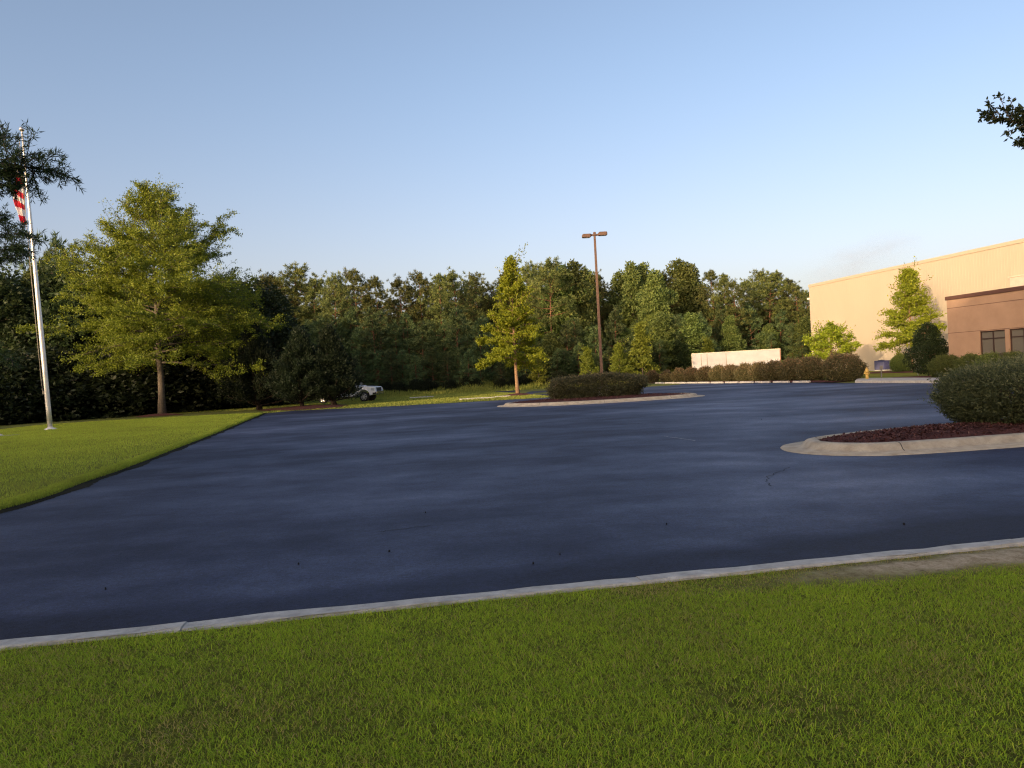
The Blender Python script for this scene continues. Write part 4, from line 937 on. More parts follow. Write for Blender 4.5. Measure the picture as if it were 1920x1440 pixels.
# ------------------------------------------------------------------ pickup
def pickup():
    r = empty("pickup_truck")
    def arc(cx, cz, rr, a0, a1, n=10): return [(cx + rr * math.cos(a0 + (a1 - a0) * k / n), cz + rr * math.sin(a0 + (a1 - a0) * k / n)) for k in range(n + 1)]
    FA, RA = 4.83, 1.2
    poly = [(0.02, 0.62), (RA - 0.50, 0.55)] + arc(RA, 0.52, 0.5, math.pi, 0) + [(RA + 0.52, 0.5), (FA - 0.52, 0.5)] + arc(FA, 0.50, 0.51, math.pi, 0) + [(5.45, 0.55), (5.80, 0.62), (5.84, 0.85), (5.80, 1.10), (5.70, 1.20), (5.3, 1.255), (4.25, 1.32), (2.0, 1.34), (0.0, 1.34)]
    mb = MB(); mb.prism(poly, -0.96, 0.96); mb.build("body", 'car_white', r, bev=0.04)
    cab = [(1.9, 1.33), (2.05, 1.86), (2.3, 1.93), (3.35, 1.93), (3.65, 1.86), (4.45, 1.31)]
    n = len(cab); V = [(x, -0.93 if z < 1.5 else -0.74, z) for x, z in cab] + [(x, 0.93 if z < 1.5 else 0.74, z) for x, z in cab]
    MB().add(V, [tuple(range(n)), tuple(range(2 * n - 1, n - 1, -1))] + [(i, i + n, (i + 1) % n + n, (i + 1) % n) for i in range(n)]).build("cab", 'car_white', r, bev=0.03)
    for sy in (-1, 1):
        for x0, x1, x2, x3 in ((2.1, 2.2, 2.85, 2.85), (2.95, 2.95, 3.5, 4.1)):
            z0_, z1_ = 1.40, 1.82
            def yy(z): return sy * (0.93 - 0.19 * (z - 1.33) / 0.53 + 0.012)
            mb = MB(); v = [(x0, yy(z0_), z0_), (x3, yy(z0_), z0_), (x2, yy(z1_), z1_), (x1, yy(z1_), z1_)]
            v += [(a, b - sy * 0.03, c) for a, b, c in v]
            mb.add(v, [(0, 1, 2, 3), (7, 6, 5, 4), (0, 4, 5, 1), (1, 5, 6, 2), (2, 6, 7, 3), (3, 7, 4, 0)]); mb.build("side_window", 'car_glass', r)
        MB().box((3.85, sy * 1.08, 1.42), (0.16, 0.22, 0.2)).build("wing_mirror", 'car_white', r, bev=0.03)
        MB().box((5.62, sy * 0.80, 1.02), (0.34, 0.33, 0.26), M_=Matrix.Rotation(rad(8), 3, 'Y')).build("headlight", 'lamp_clear', r, bev=0.03)
        MB().tube([(FA + 0.56 * math.cos(a), sy * 0.965, 0.5 + 0.56 * math.sin(a)) for a in np.linspace(0, math.pi, 13)], 0.045, 6).build("wheel_arch", 'car_white', r, True)
        MB().box((3.0, sy * 0.93, 0.42), (2.3, 0.12, 0.06)).build("running_board", 'black', r)
        dr = MB().box((3.4, sy * 0.962, 0.95), (1.05, 0.014, 0.7)).build("door", 'car_white', r, bev=0.006)
        MB().box((3.05, sy * 0.985, 1.18), (0.2, 0.03, 0.04)).build("handle", 'chrome', dr)
        for x in (FA, RA):
            t_ = MB(); t_.lathe([(0.25, -0.13), (0.36, -0.13), (0.405, -0.09), (0.41, 0.0), (0.405, 0.09), (0.36, 0.13), (0.25, 0.13)], 28)
            wv = t_.build("wheel", 'tyre', r, True); wv.location = (x, sy * 0.84, 0.41); wv.rotation_euler = (sy * math.pi / 2, 0, 0)
            rm = MB(); rm.lathe([(0.245, -0.1), (0.265, -0.14), (0.25, -0.15), (0.235, -0.09)], 26); rm.lathe([(0.05, -0.15), (0.07, -0.13), (0.05, -0.06)], 12)
            for k in range(6):
                a = k * math.pi / 3; rm.box((math.cos(a) * 0.145, math.sin(a) * 0.145, -0.115), (0.21, 0.085, 0.04), rz=a)
            rim = rm.build("rim", 'rim', wv)
            
    MB().box((5.86, 0, 0.72), (0.16, 1.9, 0.26)).build("front_bumper", 'chrome', r, bev=0.05)
    MB().box((5.80, 0, 1.0), (0.10, 1.2, 0.30)).build("grille", 'black', r, bev=0.02)
    MB().box((5.75, -0.75, 0.66), (0.28, 0.5, 0.14)).build("fog_lamp_panel", 'black', r)
    wsv = [(4.38, -0.84, 1.37), (4.38, 0.84, 1.37), (3.70, 0.72, 1.84), (3.70, -0.72, 1.84)]
    nv = Vector((0.55, 0, 0.83)) * 0.02; MB().add([Vector(v) + nv for v in wsv] + [Vector(v) - nv for v in wsv], [(0, 1, 2, 3), (7, 6, 5, 4), (0, 4, 5, 1), (1, 5, 6, 2), (2, 6, 7, 3), (3, 7, 4, 0)]).build("windscreen", 'car_glass', r)
    MB().box((-0.04, 0, 0.7), (0.14, 1.9, 0.2)).build("rear_bumper", 'chrome', r, bev=0.04)
    MB().box((0.95, 0, 1.345), (1.75, 1.6, 0.02)).build("bed_cover", 'black', r)
    return r
pk = pickup(); hd_ = math.atan2(-0.16, 0.987); pk.rotation_euler = (0, 0, hd_)
fa = G(684, 753.5); pk.location = (fa.x - 4.83 * math.cos(hd_) - 0.84 * -math.sin(hd_) * -1, fa.y - 4.83 * math.sin(hd_) + 0.84 * math.cos(hd_), 0.01)
tag(pk, "white pickup truck with only its front showing from behind the dark cedars", "pickup truck")
pk2 = copy_tree(pk, (-23.6, 66.2, 0.0), math.atan2(-0.1, 0.99)); tag(pk2, "white vehicle almost hidden behind the low branches of the leftmost cedar", "pickup truck")

# ------------------------------------------------------------------ specimen trees
ok = oak_tree(27, 16.0, 3.7, 7.4, 92, lambda f: np.interp(f, [0, 0.12, 0.3, 0.46, 0.58, 0.68, 0.85, 1.0], [0.90, 1.0, 0.98, 0.86, 0.62, 0.50, 0.36, 0.10]), 190000, 0.155, 0.42, 'oak_leaf', 'bark', 0.25, e_lo=-0.16, e_hi=1.15, sub_sp=0.42, jit=0.13, spikes=60, limb_scale=lambda a, f: 0.98 + 0.07 * math.cos(a))
okp = G(315, 778); ok.location = (-25.3, 54.6, 0.05); ok.rotation_euler = (0, 0, 0.0)
tag(ok, "big spreading yellow green oak on the side lawn right of the flagpole", "tree")
sk = oak_tree(22, 10.0, 2.6, 2.55, 56, lambda f: 1.0 * (1 - 0.82 * f ** 0.9) + 0.05, 38000, 0.17, 0.5, 'small_oak_leaf', 'bark_light', 0.14, e_lo=-0.32, e_hi=1.15, sub_sp=0.36, jit=0.10, spikes=14)
sk.location = (0.4, 57.28, 0.08); tag(sk, "small bright yellow green oak on the back lawn left of the lamp post", "tree")
t1 = oak_tree(23, 3.75, 1.3, 2.7, 26, lambda f: 1.0 - 0.75 * f, 9000, 0.20, 0.5, 'small_oak_leaf', 'bark_light', 0.08, e_lo=0.15, e_hi=0.9, sub_sp=0.34, jit=0.14, spikes=7)
p = at(1560, 680, 65.5); t1.location = (p.x, p.y, 0.1); t1.name = "spreading_tree"; tag(t1, "low spreading yellow green tree at the far corner of the warehouse", "tree")
t2 = oak_tree(24, 8.3, 2.0, 2.55, 54, lambda f: 1.0 * (1 - 0.85 * f) + 0.04, 20000, 0.19, 0.5, 'small_oak_leaf', 'bark_light', 0.11, e_lo=-0.05, e_hi=1.1, sub_sp=0.34, jit=0.16, spikes=8)
p = at(1711, 690, 62.5); t2.location = (p.x, p.y, 0.1); tag(t2, "young green oak against the cream wall, behind the dark cone tree", "tree")
dh = broad_tree(31, 3.4, 1.55, 0.35, 22000, 'dark_leaf', 0.11, 'bark_light', "holly_tree", cone=0.75, lobes=46, r0=0.07)
p = G(1743, 706, 0.1); dh.location = (p.x, p.y, 0.1); tag(dh, "dark cone shaped holly at the corner of the tan office building", "tree")
# cedars
def cedar(seed, H, R):
    rng = np.random.default_rng(seed); mb = MB(); n = 44000
    for k in range(3): mb.tube([(0.1 * k, 0.05 * k, 0), (0.18 * math.cos(k * 2.1), 0.18 * math.sin(k * 2.1), 0.9), (0.3 * math.cos(k * 2.1), 0.3 * math.sin(k * 2.1), H * 0.75)], [0.14, 0.11, 0.03], 7)
    for k in range(12):
        a = k * 2.4; mb.tube([(0, 0, 0.3 + 0.05 * k), (math.cos(a) * R * 0.5, math.sin(a) * R * 0.5, 0.45 + 0.08 * k), (math.cos(a) * R * 0.95, math.sin(a) * R * 0.95, 0.7 + 0.12 * k)], [0.06, 0.04, 0.01], 5, cap=False)
    nb = 260; f = rng.random(nb) ** 1.15; a = rng.random(nb) * 6.28; z = 0.45 + (H - 0.6) * f
    rr = R * (0.72 + 0.3 * np.sin(np.pi * np.clip(f * 1.5 + 0.1, 0, 1))) * (1 - np.clip((f - 0.15) / 0.86, 0, 1) ** 1.4) * rng.uniform(0.7, 1.12, nb) + 0.1
    tip = np.stack([np.cos(a) * rr, np.sin(a) * rr, z + 0.35 * rr * rng.uniform(0.2, 1.2, nb)], 1); st = np.stack([np.zeros(nb), np.zeros(nb), z * 0.85], 1)
    idx = rng.integers(0, nb, n); t = rng.random(n)[:, None] ** 0.5
    d = tip[idx] - st[idx]; pos = st[idx] + d * t + rng.normal(size=(n, 3)) * 0.13
    low = pos[:, 2] < 0.35; pos[low, 2] = 0.35 + rng.random(low.sum()) * 0.4
    root = empty("cedar_tree"); mb.build("trunk", 'bark_dark', root, True)
    L = 0.2 * rng.uniform(0.6, 1.3, n)
    link("crown", leaf_mesh("crown", pos, unit(d) * 0.8 + rng.normal(size=(n, 3)) * 0.5 + [0, 0, 0.3], L, L * 0.3, 0.4 * rng.random(nb)[idx] + 0.6 * rng.random(n), rng), 'cedar_leaf', root)
    return root
c1 = cedar(41, 6.2, 2.5); c1.location = (-18.6, 55.2, 0.05); tag(c1, "leftmost dark cedar at the corner of the car park, with a thick trunk", "tree", "dark cedars at the car park edge")
c2 = copy_tree(c1, (-15.0, 54.0, 0.1), 1.9, (0.9, 0.9, 0.92)); tag(c2, "middle dark cedar standing in red mulch, its trunks leaning left", "tree", "dark cedars at the car park edge")
c3 = cedar(43, 5.7, 2.15); c3.location = (-13.0, 54.6, 0.1); tag(c3, "rightmost dark cedar in red mulch, right in front of the pickup", "tree", "dark cedars at the car park edge")

# ------------------------------------------------------------------ hedges and shrubs
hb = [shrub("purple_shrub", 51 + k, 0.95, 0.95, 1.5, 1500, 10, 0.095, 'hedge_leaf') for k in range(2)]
HL0 = (22.0, 51.8)
specs = [(px_, h_ * 0.93, w_ * 0.86) for px_, h_, w_ in [(1222, 1.25, 0.9), (1250, 1.2, 0.85), (1275, 1.35, 0.95), (1298, 1.35, 0.95), (1322, 1.4, 1.0), (1347, 1.45, 1.0), (1372, 1.45, 1.0), (1398, 1.5, 1.0), (1424, 1.55, 1.05), (1452, 1.6, 1.1), (1484, 1.7, 1.15), (1522, 1.75, 1.2)]]
for k, (px, hh, wv) in enumerate(specs):
    p = wallhit(px, 700, HL0, SLu)
    if k < 2: o = hb[k]; o.location = (p.x, p.y, 0.04); o.scale = (wv, wv, hh / 1.5)
    else: o = copy_tree(hb[k % 2], (p.x, p.y, 0.04), k * 1.3, (wv, wv, hh / 1.5))
    LAB.append((o, "purple brown shrub in the row behind the wheel stops", "shrub", "purple shrubs along the far car park edge", 'count'))
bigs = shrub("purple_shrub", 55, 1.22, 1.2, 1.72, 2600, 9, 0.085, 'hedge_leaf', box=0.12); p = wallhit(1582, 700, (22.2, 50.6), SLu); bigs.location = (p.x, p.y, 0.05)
tag(bigs, "largest round purple shrub at the right end of the shrub row", "shrub", "purple shrubs along the far car park edge")
# island hedge: one continuous clipped hedge
def hedge_island():
    rng = np.random.default_rng(61); r = empty("hedge", (4.42, 39.7, 0.2), rad(4)); mb = MB()
    for k in range(26):
        x = -2.4 + 4.8 * rng.random(); y = -0.6 + 1.2 * rng.random(); mb.tube([(x, y, 0), (x + rng.normal() * 0.1, y + rng.normal() * 0.1, 0.5), (x + rng.normal() * 0.2, y + rng.normal() * 0.2, 0.95)], [0.025, 0.018, 0.006], 5, cap=False)
    mb.tube([(-2.3, 0, -0.02), (2.3, 0, -0.02)], 0.03, 6); mb.build("stems", 'bark', r, True)
    link("foliage", shoots_mesh("foliage", rng, None, 2.42, 1.05, 1.14, 6500, 9, 0.07, 0.55), 'hedge_leaf2', r)
    tag(r, "long clipped dark hedge around the lamp post in the far island", "hedge")
MAT['hedge_leaf2'] = leafmat("hedge_leaf2", [(0.0, (0.034, 0.038, 0.018)), (0.55, (0.058, 0.058, 0.028)), (1.0, (0.12, 0.092, 0.055))], 0.25)
hedge_island()
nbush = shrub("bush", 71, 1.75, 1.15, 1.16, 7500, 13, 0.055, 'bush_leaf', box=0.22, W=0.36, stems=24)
nbush.location = (10.2, 14.75, 0.2); nbush.rotation_euler = (0, 0, 0.12)
tag(nbush, "large feathery green bush in the near island at the right edge", "bush")

# round clipped shrubs by the buildings
rb = shrub("round_shrub", 73, 0.8, 0.8, 1.45, 2600, 9, 0.07, 'broad_leaf', stems=5)
p = at(1690, 696, 63.5); rb.location = (p.x, p.y, 0.1); tag(rb, "round olive green shrub in front of the cream wall beside the air conditioner", "shrub")
for px, D, sc_, lb in ((1776, 45.0, 1.15, "low round shrub at the foot of the tan wall corner, right of the holly"), (1820, 41.5, 1.0, "clipped shrub under the tan wall, first one left of the windows"), (1859, 39.0, 1.0, "clipped shrub below the first dark framed window"), (1903, 36.5, 1.05, "clipped shrub below the second dark framed window")):
    p = at(px, 700, D); q = along(B0, 0, 1.25); hp = wallhit(px, 700, q, (UX, UY))
    o = copy_tree(rb, (hp.x, hp.y, 0.1), px * 0.1, (sc_, sc_, 0.85)); tag(o, lb, "shrub", "clipped shrubs along the tan office wall")

# ------------------------------------------------------------------ near overhanging trees
def twig_cloud(parent, polys, D0, rng, per_m, L, W, leaf, sub=0.4, droop=-0.1, sub_n=9, dj=0.35, r0=0.03, boughs={}):
    mb = MB(); P = []; D = []
    for k, pl in enumerate(polys):
        pts = [np.array(at(x, y, D0 + dj * 1.2 * math.sin(x * 0.021 + y * 0.034))) for x, y in pl]
        if k in boughs: pts = [np.array(parent.location) + np.array([0, 0, boughs[k]])] + pts
        pts = np.array(pts); mb.tube(pts, list(np.linspace(r0 * (1 if k == 0 else 0.5), 0.004, len(pts))), 5, cap=False)
        Ls = np.linalg.norm(np.diff(pts, axis=0), axis=1).sum(); ns = int(Ls * sub_n) + 2
        for j in range(ns):
            s_ = (j + rng.random()) / ns; p, d = sample_poly(pts, min(s_, 0.999))
            dv = d * 0.8 + rng.normal(size=3) * np.array([0.55, 0.7, 0.5]) + np.array([0, 0, droop]); dv /= np.linalg.norm(dv)
            l2 = sub * rng.uniform(0.5, 1.15) * (1.05 - 0.5 * s_)
            e = p + dv * l2; mb.tube([p, (p + e) / 2 + rng.normal(size=3) * 0.015, e], [0.006, 0.004, 0.002], 3, cap=False)
            m = int(per_m * l2)
            t = rng.random(m)[:, None]; P.append(p + (e - p) * t + rng.normal(size=(m, 3)) * 0.008); D.append(np.tile(dv, (m, 1)) * 0.7 + rng.normal(size=(m, 3)) * 0.6 + [0, 0, droop])
        m = 10; P.append(np.tile(pts[-1], (m, 1))); D.append(np.tile(pts[-1] - pts[-2], (m, 1)) * 3 + rng.normal(size=(m, 3)) * 0.4)
    P = np.concatenate(P); D = np.concatenate(D); n = len(P); LL = L * rng.uniform(0.6, 1.15, n)
    # store relative to the tree base so that the parts follow it
    loc = np.array(parent.location); b = mb; b.v = [tuple(np.array(v) - loc) for v in b.v]
    b.build("branch", 'bark', parent, True)
    link("foliage", leaf_mesh("foliage", P - loc, D, LL, LL * W, rng.random(n), rng), leaf, parent)
rng = np.random.default_rng(81)
wt = oak_tree(81, 8.2, 2.4, 3.3, 40, lambda f: 1.0 - 0.6 * f, 26000, 0.12, 0.22, 'willow_leaf', 'bark', 0.2, sub_sp=0.4, jit=0.14); wt.name = "willow_oak"
wt.location = (-13.4, 11.2, 0.09)
A = [[(-130, 400), (-60, 335), (0, 305), (40, 312), (75, 316), (105, 322), (140, 336)], [(40, 312), (52, 285), (60, 246)], [(20, 308), (8, 275), (4, 238)], [(30, 310), (20, 290), (32, 262)], [(75, 316), (90, 297), (104, 287)], [(60, 316), (66, 342), (72, 360)], [(85, 318), (100, 318), (112, 308)], [(20, 308), (12, 330), (30, 348)],
     [(-60, 335), (-30, 285), (0, 255)], [(-130, 400), (-40, 370), (5, 345), (34, 352)], [(-40, 370), (0, 362), (22, 364)], [(-130, 480), (-40, 455), (10, 440), (45, 436), (70, 452)], [(10, 440), (20, 425), (38, 420)], [(-40, 455), (0, 470), (30, 462), (48, 470)], [(-60, 440), (-20, 420), (8, 410)], [(-60, 500), (-10, 485), (30, 480)], [(45, 312), (60, 298), (78, 296)], [(50, 314), (70, 330), (90, 335)], [(0, 305), (20, 322), (44, 328)], [(0, 300), (25, 296), (45, 296)], [(-30, 320), (0, 318), (20, 318)], [(-60, 640), (-10, 660), (24, 675)]]
twig_cloud(wt, A, 11.8, rng, 115, 0.105, 0.13, 'willow_leaf', sub=0.36, sub_n=9, r0=0.02, boughs={0: 3.9, 8: 4.6, 9: 3.6, 11: 3.0, 13: 2.9, 14: 3.1, 15: 2.7, 20: 4.0, 21: 1.9})
tag(wt, "dark narrow leaved oak branches reaching in at the left edge, crossing the flagpole top", "tree")
ct_ = oak_tree(82, 6.2, 2.6, 1.3, 30, lambda f: 1.0 - 0.5 * f, 9000, 0.09, 0.5, 'dark_leaf', 'bark_light', 0.1, sub_sp=0.35, jit=0.1); ct_.name = "crape_myrtle"
ct_.location = (12.3, 14.2, 0.2)
Bq = [[(2060, 270), (1990, 255), (1930, 236), (1895, 226), (1868, 222), (1846, 214)], [(1895, 226), (1884, 205), (1874, 180)], [(1880, 224), (1866, 205), (1856, 196)], [(1930, 236), (1905, 212), (1893, 186)], [(1925, 236), (1908, 240), (1892, 247)], [(1990, 275), (1935, 262), (1908, 266)], [(1960, 245), (1925, 222), (1912, 206)], [(1868, 222), (1858, 212), (1843, 218)], [(1905, 230), (1900, 215), (1886, 208)], [(1960, 245), (1935, 240), (1915, 225)]]
twig_cloud(ct_, Bq, 12.0, np.random.default_rng(83), 75, 0.078, 0.5, 'dark_leaf', sub=0.17, sub_n=13, dj=0.2, r0=0.016, boughs={0: 3.6, 5: 3.5, 6: 3.7, 9: 3.8})
tag(ct_, "dark leafy branch tip against the sky at the upper right edge", "tree")

# ------------------------------------------------------------------ woods
HOR = lambda px: 720 - F * math.tan(PITCH) + 0.0 - (px - 960) * math.tan(ROLL)
PIN = [pine_tree(101, 15, 0.60, 2.7, tufts=520, r0=0.13), pine_tree(102, 15, 0.52, 3.0, tufts=560, r0=0.14), pine_tree(103, 15, 0.70, 2.5, tufts=600, r0=0.13)]
CON = [pine_tree(111, 7.5, 0.93, 1.9, tufts=360, needles=20, leaf='conifer_leaf', shape=lambda f: 1.05 * (1 - 0.9 * f ** 1.2) + 0.05, upright=0.7, nL=0.36, name="young_pine", stubs=0, r0=0.09),
       pine_tree(112, 7.5, 0.93, 1.7, tufts=340, needles=20, leaf='conifer_leaf', shape=lambda f: (0.75 + 0.45 * math.sin(math.pi * (f * .8 + .15))) * (1 - 0.85 * f ** 2), upright=0.8, nL=0.36, name="young_pine", stubs=0, r0=0.09)]
BRD = [broad_tree(121, 14.5, 3.4, 3.0, 15000, 'broad_leaf', 0.34, cone=0.45, lobes=44), broad_tree(122, 14.5, 3.1, 2.2, 15000, 'broad_leaf', 0.34, cone=0.75, lobes=48)]
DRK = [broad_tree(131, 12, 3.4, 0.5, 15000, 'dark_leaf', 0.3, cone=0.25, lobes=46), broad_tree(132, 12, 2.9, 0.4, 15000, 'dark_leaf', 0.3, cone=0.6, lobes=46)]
LIM = oak_tree(141, 5.5, 0.5, 1.75, 26, lambda f: 1.0 - 0.85 * f, 7000, 0.24, 0.6, 'lime_leaf', 'bark', 0.06, e_lo=0.3, e_hi=1.2, sub_sp=0.4, jit=0.16, spikes=6); LIM.name = 'sapling_tree'
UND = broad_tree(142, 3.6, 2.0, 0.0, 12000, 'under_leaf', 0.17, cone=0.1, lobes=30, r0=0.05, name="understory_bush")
used = set()
def put(proto, x, y, z, h, h0, wsc=None, rz=None):
    rngp = random.Random(int(abs(x * 131 + y * 17) * 10)); k = h / h0; w_ = k * (wsc or 1.0) * rngp.uniform(0.92, 1.1)
    rz = rngp.random() * 6.28 if rz is None else rz
    if proto.name in used: return copy_tree(proto, (x, y, z), rz, (w_, w_, k))
    used.add(proto.name); proto.location = (x, y, z); proto.rotation_euler = (0, 0, rz); proto.scale = (w_, w_, k); return proto
def put_px(proto, px, ytop, D, h0, wsc=None, z=None):
    p = at(px, ytop, D); z = float(field_z(np.array(p.x), np.array(D))) if z is None else z
    return put(proto, p.x, D, z, p.z - z, h0, wsc)
R_ = random.Random(5)
back = [(508, 512, 'p'), (530, 516, 'p'), (543, 500, 'p'), (562, 520, 'p'), (582, 522, 'p'), (603, 518, 'p'), (622, 512, 'p'), (648, 514, 'p'), (668, 508, 'p'), (690, 509, 'p'), (708, 517, 'p'), (728, 526, 'p'), (752, 520, 'p'), (768, 512, 'p'), (786, 514, 'p'), (803, 505, 'p'), (822, 514, 'p'), (842, 510, 'p'), (856, 508, 'p'), (875, 518, 'p'), (896, 514, 'p'), (918, 520, 'p'), (938, 512, 'p'), (962, 500, 'p'), (985, 492, 'p'), (1004, 487, 'p'), (1026, 488, 'p'), (1050, 492, 'b'), (1074, 484, 'b'), (1096, 500, 'b'), (1124, 512, 'p'), (1142, 524, 'p'), (1160, 504, 'b'), (1182, 484, 'c'), (1206, 486, 'c'), (1228, 502, 'b'), (1250, 512, 'p'), (1270, 482, 'b'), (1292, 490, 'b'), (1314, 518, 'p'), (1336, 506, 'p'), (1356, 512, 'p'), (1376, 524, 'p'), (1396, 524, 'p'), (1416, 510, 'p'), (1437, 513, 'p'), (1458, 508, 'p'), (1476, 522, 'p'), (1496, 532, 'p'), (1516, 545, 'p')]
for k, (px, yt, t_) in enumerate(back):
    if t_ == 'p' and k % 2 and px < 1320: continue
    D = 96 + R_.uniform(-5, 9) + max(0, (px - 1000) * 0.012)
    o = put_px(PIN[k // 2 % 3], px, yt, D, 15, R_.uniform(0.78, 1.05)) if t_ == 'p' else put_px(BRD[0 if t_ == 'b' else 1], px, yt, D, 14.5, 0.9)
    LAB.append((o, "tall rounded pine in the tree line" if t_ == 'p' else "tall bright leafy tree in the tree line", "tree", "trees of the far tree line", 'lm'))
for k in range(34):
    px = 500 + k * 31 + R_.uniform(-8, 8); yt = np.interp(px, [b[0] for b in back], [b[1] for b in back]) + R_.uniform(10, 60)
    D = 108 + R_.uniform(-2, 5); o = put_px(PIN[k % 3], px, yt, D, 15, 1.1)
    LAB.append((o, "pine half hidden behind the tree line", "tree", "back trees of the wood", 'lm'))
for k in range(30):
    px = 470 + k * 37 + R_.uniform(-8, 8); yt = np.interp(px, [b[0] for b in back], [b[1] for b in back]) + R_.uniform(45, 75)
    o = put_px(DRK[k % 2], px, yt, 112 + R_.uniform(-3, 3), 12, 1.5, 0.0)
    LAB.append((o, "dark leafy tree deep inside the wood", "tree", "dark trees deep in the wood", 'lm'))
for k in range(46):      # middle layer
    px = 492 + k * 22.5 + R_.uniform(-9, 9); D = 88 + R_.uniform(-2, 4) + max(0, (px - 950) * 0.014)
    yt = (np.interp(px, [480, 600, 700, 780, 880, 960], [590, 612, 588, 606, 580, 600]) if px < 960 else np.interp(px, [960, 1060, 1180, 1300, 1400, 1510], [610, 605, 590, 585, 580, 600])) + R_.uniform(-16, 22)
    if px < 940 or k % 3: o = put_px(CON[k % 2], px, yt, D, 7.5, 1.05); d_ = "blue green young pine below the tall trees"
    else: o = put_px(BRD[k % 2], px, yt, D, 14.5, 1.35); d_ = "leafy young tree below the tall trees"
    LAB.append((o, d_, "tree", "young trees below the tree line", 'lm'))
for k in range(40):      # front layer
    px = 500 + k * 25.5 + R_.uniform(-9, 9); D = 83.5 + R_.uniform(-2, 2) + max(0, (px - 900) * 0.02)
    yt = np.interp(px, [480, 560, 600, 700, 800, 860, 940, 1100, 1250, 1500], [640, 625, 650, 672, 650, 662, 676, 655, 640, 636]) + R_.uniform(-14, 16)
    pr_ = CON[k % 2] if (px < 900 or k % 2) else DRK[k % 2]
    o = put_px(pr_, px, yt, D, 7.5 if pr_ in CON else 12, 1.15 if pr_ in CON else 1.35)
    LAB.append((o, "bushy young tree at the wood's front edge", "tree", "low trees at the front of the wood", 'lm'))
for px, yt, D, lb in ((1201, 612, 82, "bright lime green sapling standing out right of the lamp post"), (1160, 648, 81.5, "small lime green sapling close to the right of the lamp post"), (1327, 640, 87, "short yellow green sapling just above the trailer roof"), (1008, 668, 80.5, "soft green sapling behind the small bright oak"), (1100, 655, 82, "lime green sapling just left of the lamp post")):
    o = put_px(LIM, px, yt, D, 5.5); tag(o, lb, "tree", "saplings at the edge of the wood")
# left wood
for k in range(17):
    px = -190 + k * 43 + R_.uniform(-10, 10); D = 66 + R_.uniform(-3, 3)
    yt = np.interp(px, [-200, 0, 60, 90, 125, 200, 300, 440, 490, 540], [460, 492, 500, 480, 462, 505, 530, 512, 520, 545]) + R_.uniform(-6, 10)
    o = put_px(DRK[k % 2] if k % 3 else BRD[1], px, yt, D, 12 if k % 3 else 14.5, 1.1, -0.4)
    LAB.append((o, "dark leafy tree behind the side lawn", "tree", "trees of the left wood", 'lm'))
for px, yt in ((104, 446), (84, 478), (132, 464), (52, 490)):
    o = put_px(CON[0], px, yt, 70, 7.5, 0.62, -0.4); LAB.append((o, "pointed conifer rising above the left wood", "tree", "pointed conifers of the left wood", 'lm'))
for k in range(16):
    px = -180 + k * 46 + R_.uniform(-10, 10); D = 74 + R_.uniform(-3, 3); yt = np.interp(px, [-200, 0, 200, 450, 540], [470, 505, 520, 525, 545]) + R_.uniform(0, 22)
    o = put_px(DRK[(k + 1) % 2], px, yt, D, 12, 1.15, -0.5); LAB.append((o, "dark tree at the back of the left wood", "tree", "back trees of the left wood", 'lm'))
for k in range(22):
    px = -170 + k * 31 + R_.uniform(-8, 8); D = np.interp(px, [-170, 100, 350, 500], [49, 56.5, 61.5, 66]) + R_.uniform(0, 2.5); yt = np.interp(px, [-170, 500], [690, 660]) + R_.uniform(-40, 25)
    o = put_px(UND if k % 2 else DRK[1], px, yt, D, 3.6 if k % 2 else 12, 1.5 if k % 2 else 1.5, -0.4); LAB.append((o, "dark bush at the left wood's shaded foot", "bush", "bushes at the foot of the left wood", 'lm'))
for k in range(14):
    px = 690 + k * 30 + R_.uniform(-9, 9); o = put_px(UND, px, R_.uniform(712, 722) - (px - 700) * 0.05, 81 + R_.uniform(-1, 1), 3.6, 1.3); LAB.append((o, "small weedy bush in the tall grass", "bush", "weedy bushes in the tall grass", 'lm'))
# trees outside the frame on the left and behind, whose long shadows cover the car park
lx, ly = math.sin(SUN_A), math.cos(SUN_A)
def shade_tree(c, t, h, k):
    x, y = lx * t + ly * c, ly * t - lx * c
    o = put(DRK[k % 2], x, y, 0.0, h, 12, 1.0)
    LAB.append((o, "leafy tree outside the photo that shades the car park", "tree", "shade trees outside the photo", 'same'))
cs = [-66, -61, -57, -53, -49, -45, -41, -37, -33, -29, -25, -21, -17, -13, -9, -5, -1, 3, 7, 11]
hs = [9.5, 9.2, 9.0, 9.2, 9.2, 8.8, 8.4, 8.2, 9.0, 9.4, 10.2, 11.6, 14.6, 15.4, 15.4, 15.6, 15.8, 15.8, 15.8, 15.8]
for k, (c, h) in enumerate(zip(cs, hs)):
    shade_tree(c, -45 + R_.uniform(-1.5, 1.5), (h + 4.3) * R_.uniform(0.97, 1.03), k); shade_tree(c + 2, -51 + R_.uniform(-1.5, 1.5), h + 5.0, k + 1)
    if c > -20: shade_tree(c - 1, -58, h + 5.6, k)

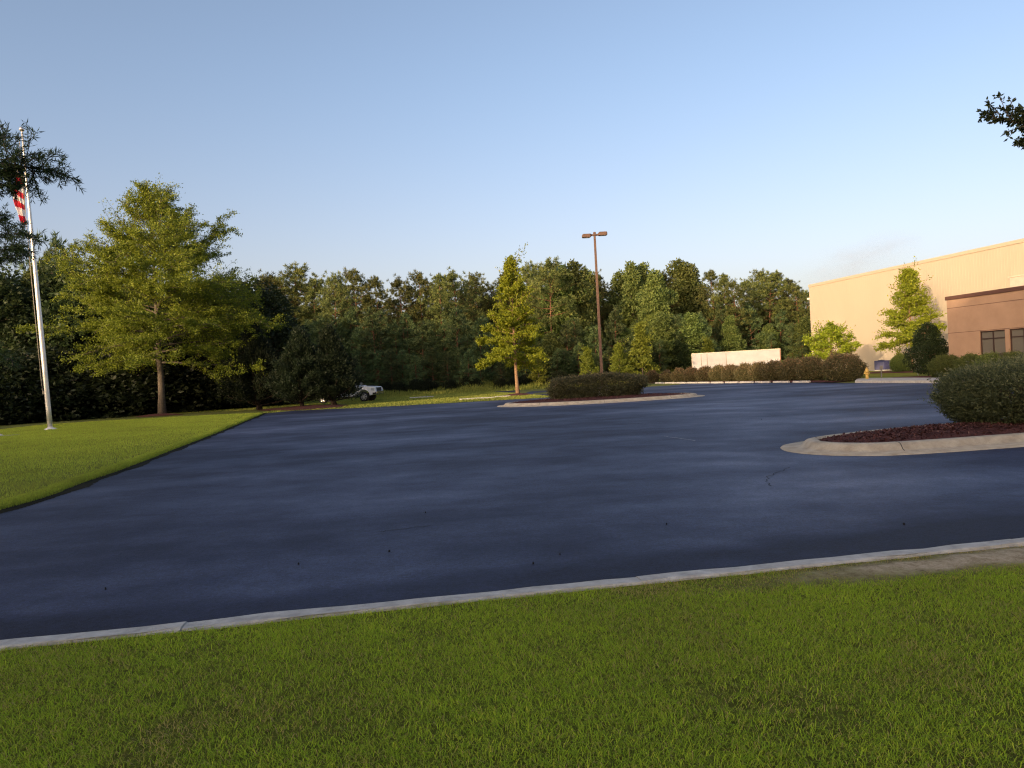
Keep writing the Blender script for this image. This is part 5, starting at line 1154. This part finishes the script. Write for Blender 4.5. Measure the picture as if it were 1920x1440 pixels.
def smoke():
    m = bpy.data.materials.new("smoke_air"); m.use_nodes = True; t = m.node_tree; t.nodes.remove(t.nodes["Principled BSDF"])
    pv = t.nodes.new("ShaderNodeVolumePrincipled"); pv.inputs["Color"].default_value = (0.62, 0.58, 0.56, 1)
    tc = t.nodes.new("ShaderNodeTexCoord"); vl = t.nodes.new("ShaderNodeVectorMath"); vl.operation = 'LENGTH'; t.links.new(tc.outputs["Object"], vl.inputs[0])
    n = noise(t, 1.7, 4, 0.6); fall = math_(t, 'SUBTRACT', 1.0, vl.outputs["Value"]); fall = math_(t, 'MAXIMUM', fall, 0.0)
    nn = math_(t, 'MAXIMUM', math_(t, 'SUBTRACT', n, 0.42), 0.0)
    t.links.new(math_(t, 'MULTIPLY', math_(t, 'MULTIPLY', fall, nn), 0.16), pv.inputs["Density"])
    t.links.new(pv.outputs[0], t.nodes["Material Output"].inputs["Volume"]); MAT['smoke'] = m
    p = at(1610, 488, 190); o = MB().lathe([(math.sin(math.pi * k / 12) + 1e-3, -math.cos(math.pi * k / 12)) for k in range(13)], 24).build("smoke_wisp", 'smoke')
    o.location = p; o.scale = (17, 14, 6.5); o.rotation_euler = (0, -0.25, 0); kind(o, "stuff", "faint grey wisp of smoke drifting above the left end of the warehouse", "smoke")
smoke(); cy.volume_step_rate = 4.0; cy.volume_max_steps = 64

# ------------------------------------------------------------------ labels of repeats
ORD = ["", "second", "third", "fourth", "fifth", "sixth", "seventh", "eighth", "ninth", "tenth", "eleventh", "twelfth", "thirteenth", "fourteenth", "fifteenth", "sixteenth", "seventeenth", "eighteenth"]
LMK = [(-9999, "left edge"), (75, "flagpole"), (315, "big oak"), (600, "cedars"), (690, "pickup"), (970, "small oak"), (1115, "lamp post"), (1298, "trailer's left end"), (1470, "trailer's right end")]
bpy.context.view_layer.update()
rows = {}
for o, d, cat, grp, mode in LAB:
    o["category"] = cat; o["group"] = grp
    if mode == 'same': o["label"] = d; continue
    px = proj(o.location)[0]
    if mode == 'lm':
        if px < -20: rows.setdefault((d, "OUT"), []).append((px, o)); continue
        lm = [n for x, n in LMK if px >= x][-1]
    else: lm = None
    rows.setdefault((d, lm), []).append((px, o))
for (d, lm), L_ in rows.items():
    L_.sort(key=lambda q: q[0])
    for i, (px, o) in enumerate(L_):
        if lm == "OUT": o["label"] = d + ", outside the left edge"
        elif lm is None: o["label"] = d + ", " + (ORD[i] + " from the left" if i else "the leftmost one")
        elif lm == "left edge": o["label"] = d + ", " + (ORD[i] + " " if i else "first ") + "from the left edge"
        else: o["label"] = d + ", " + (ORD[i] + " " if i else "first ") + "right of the " + lm
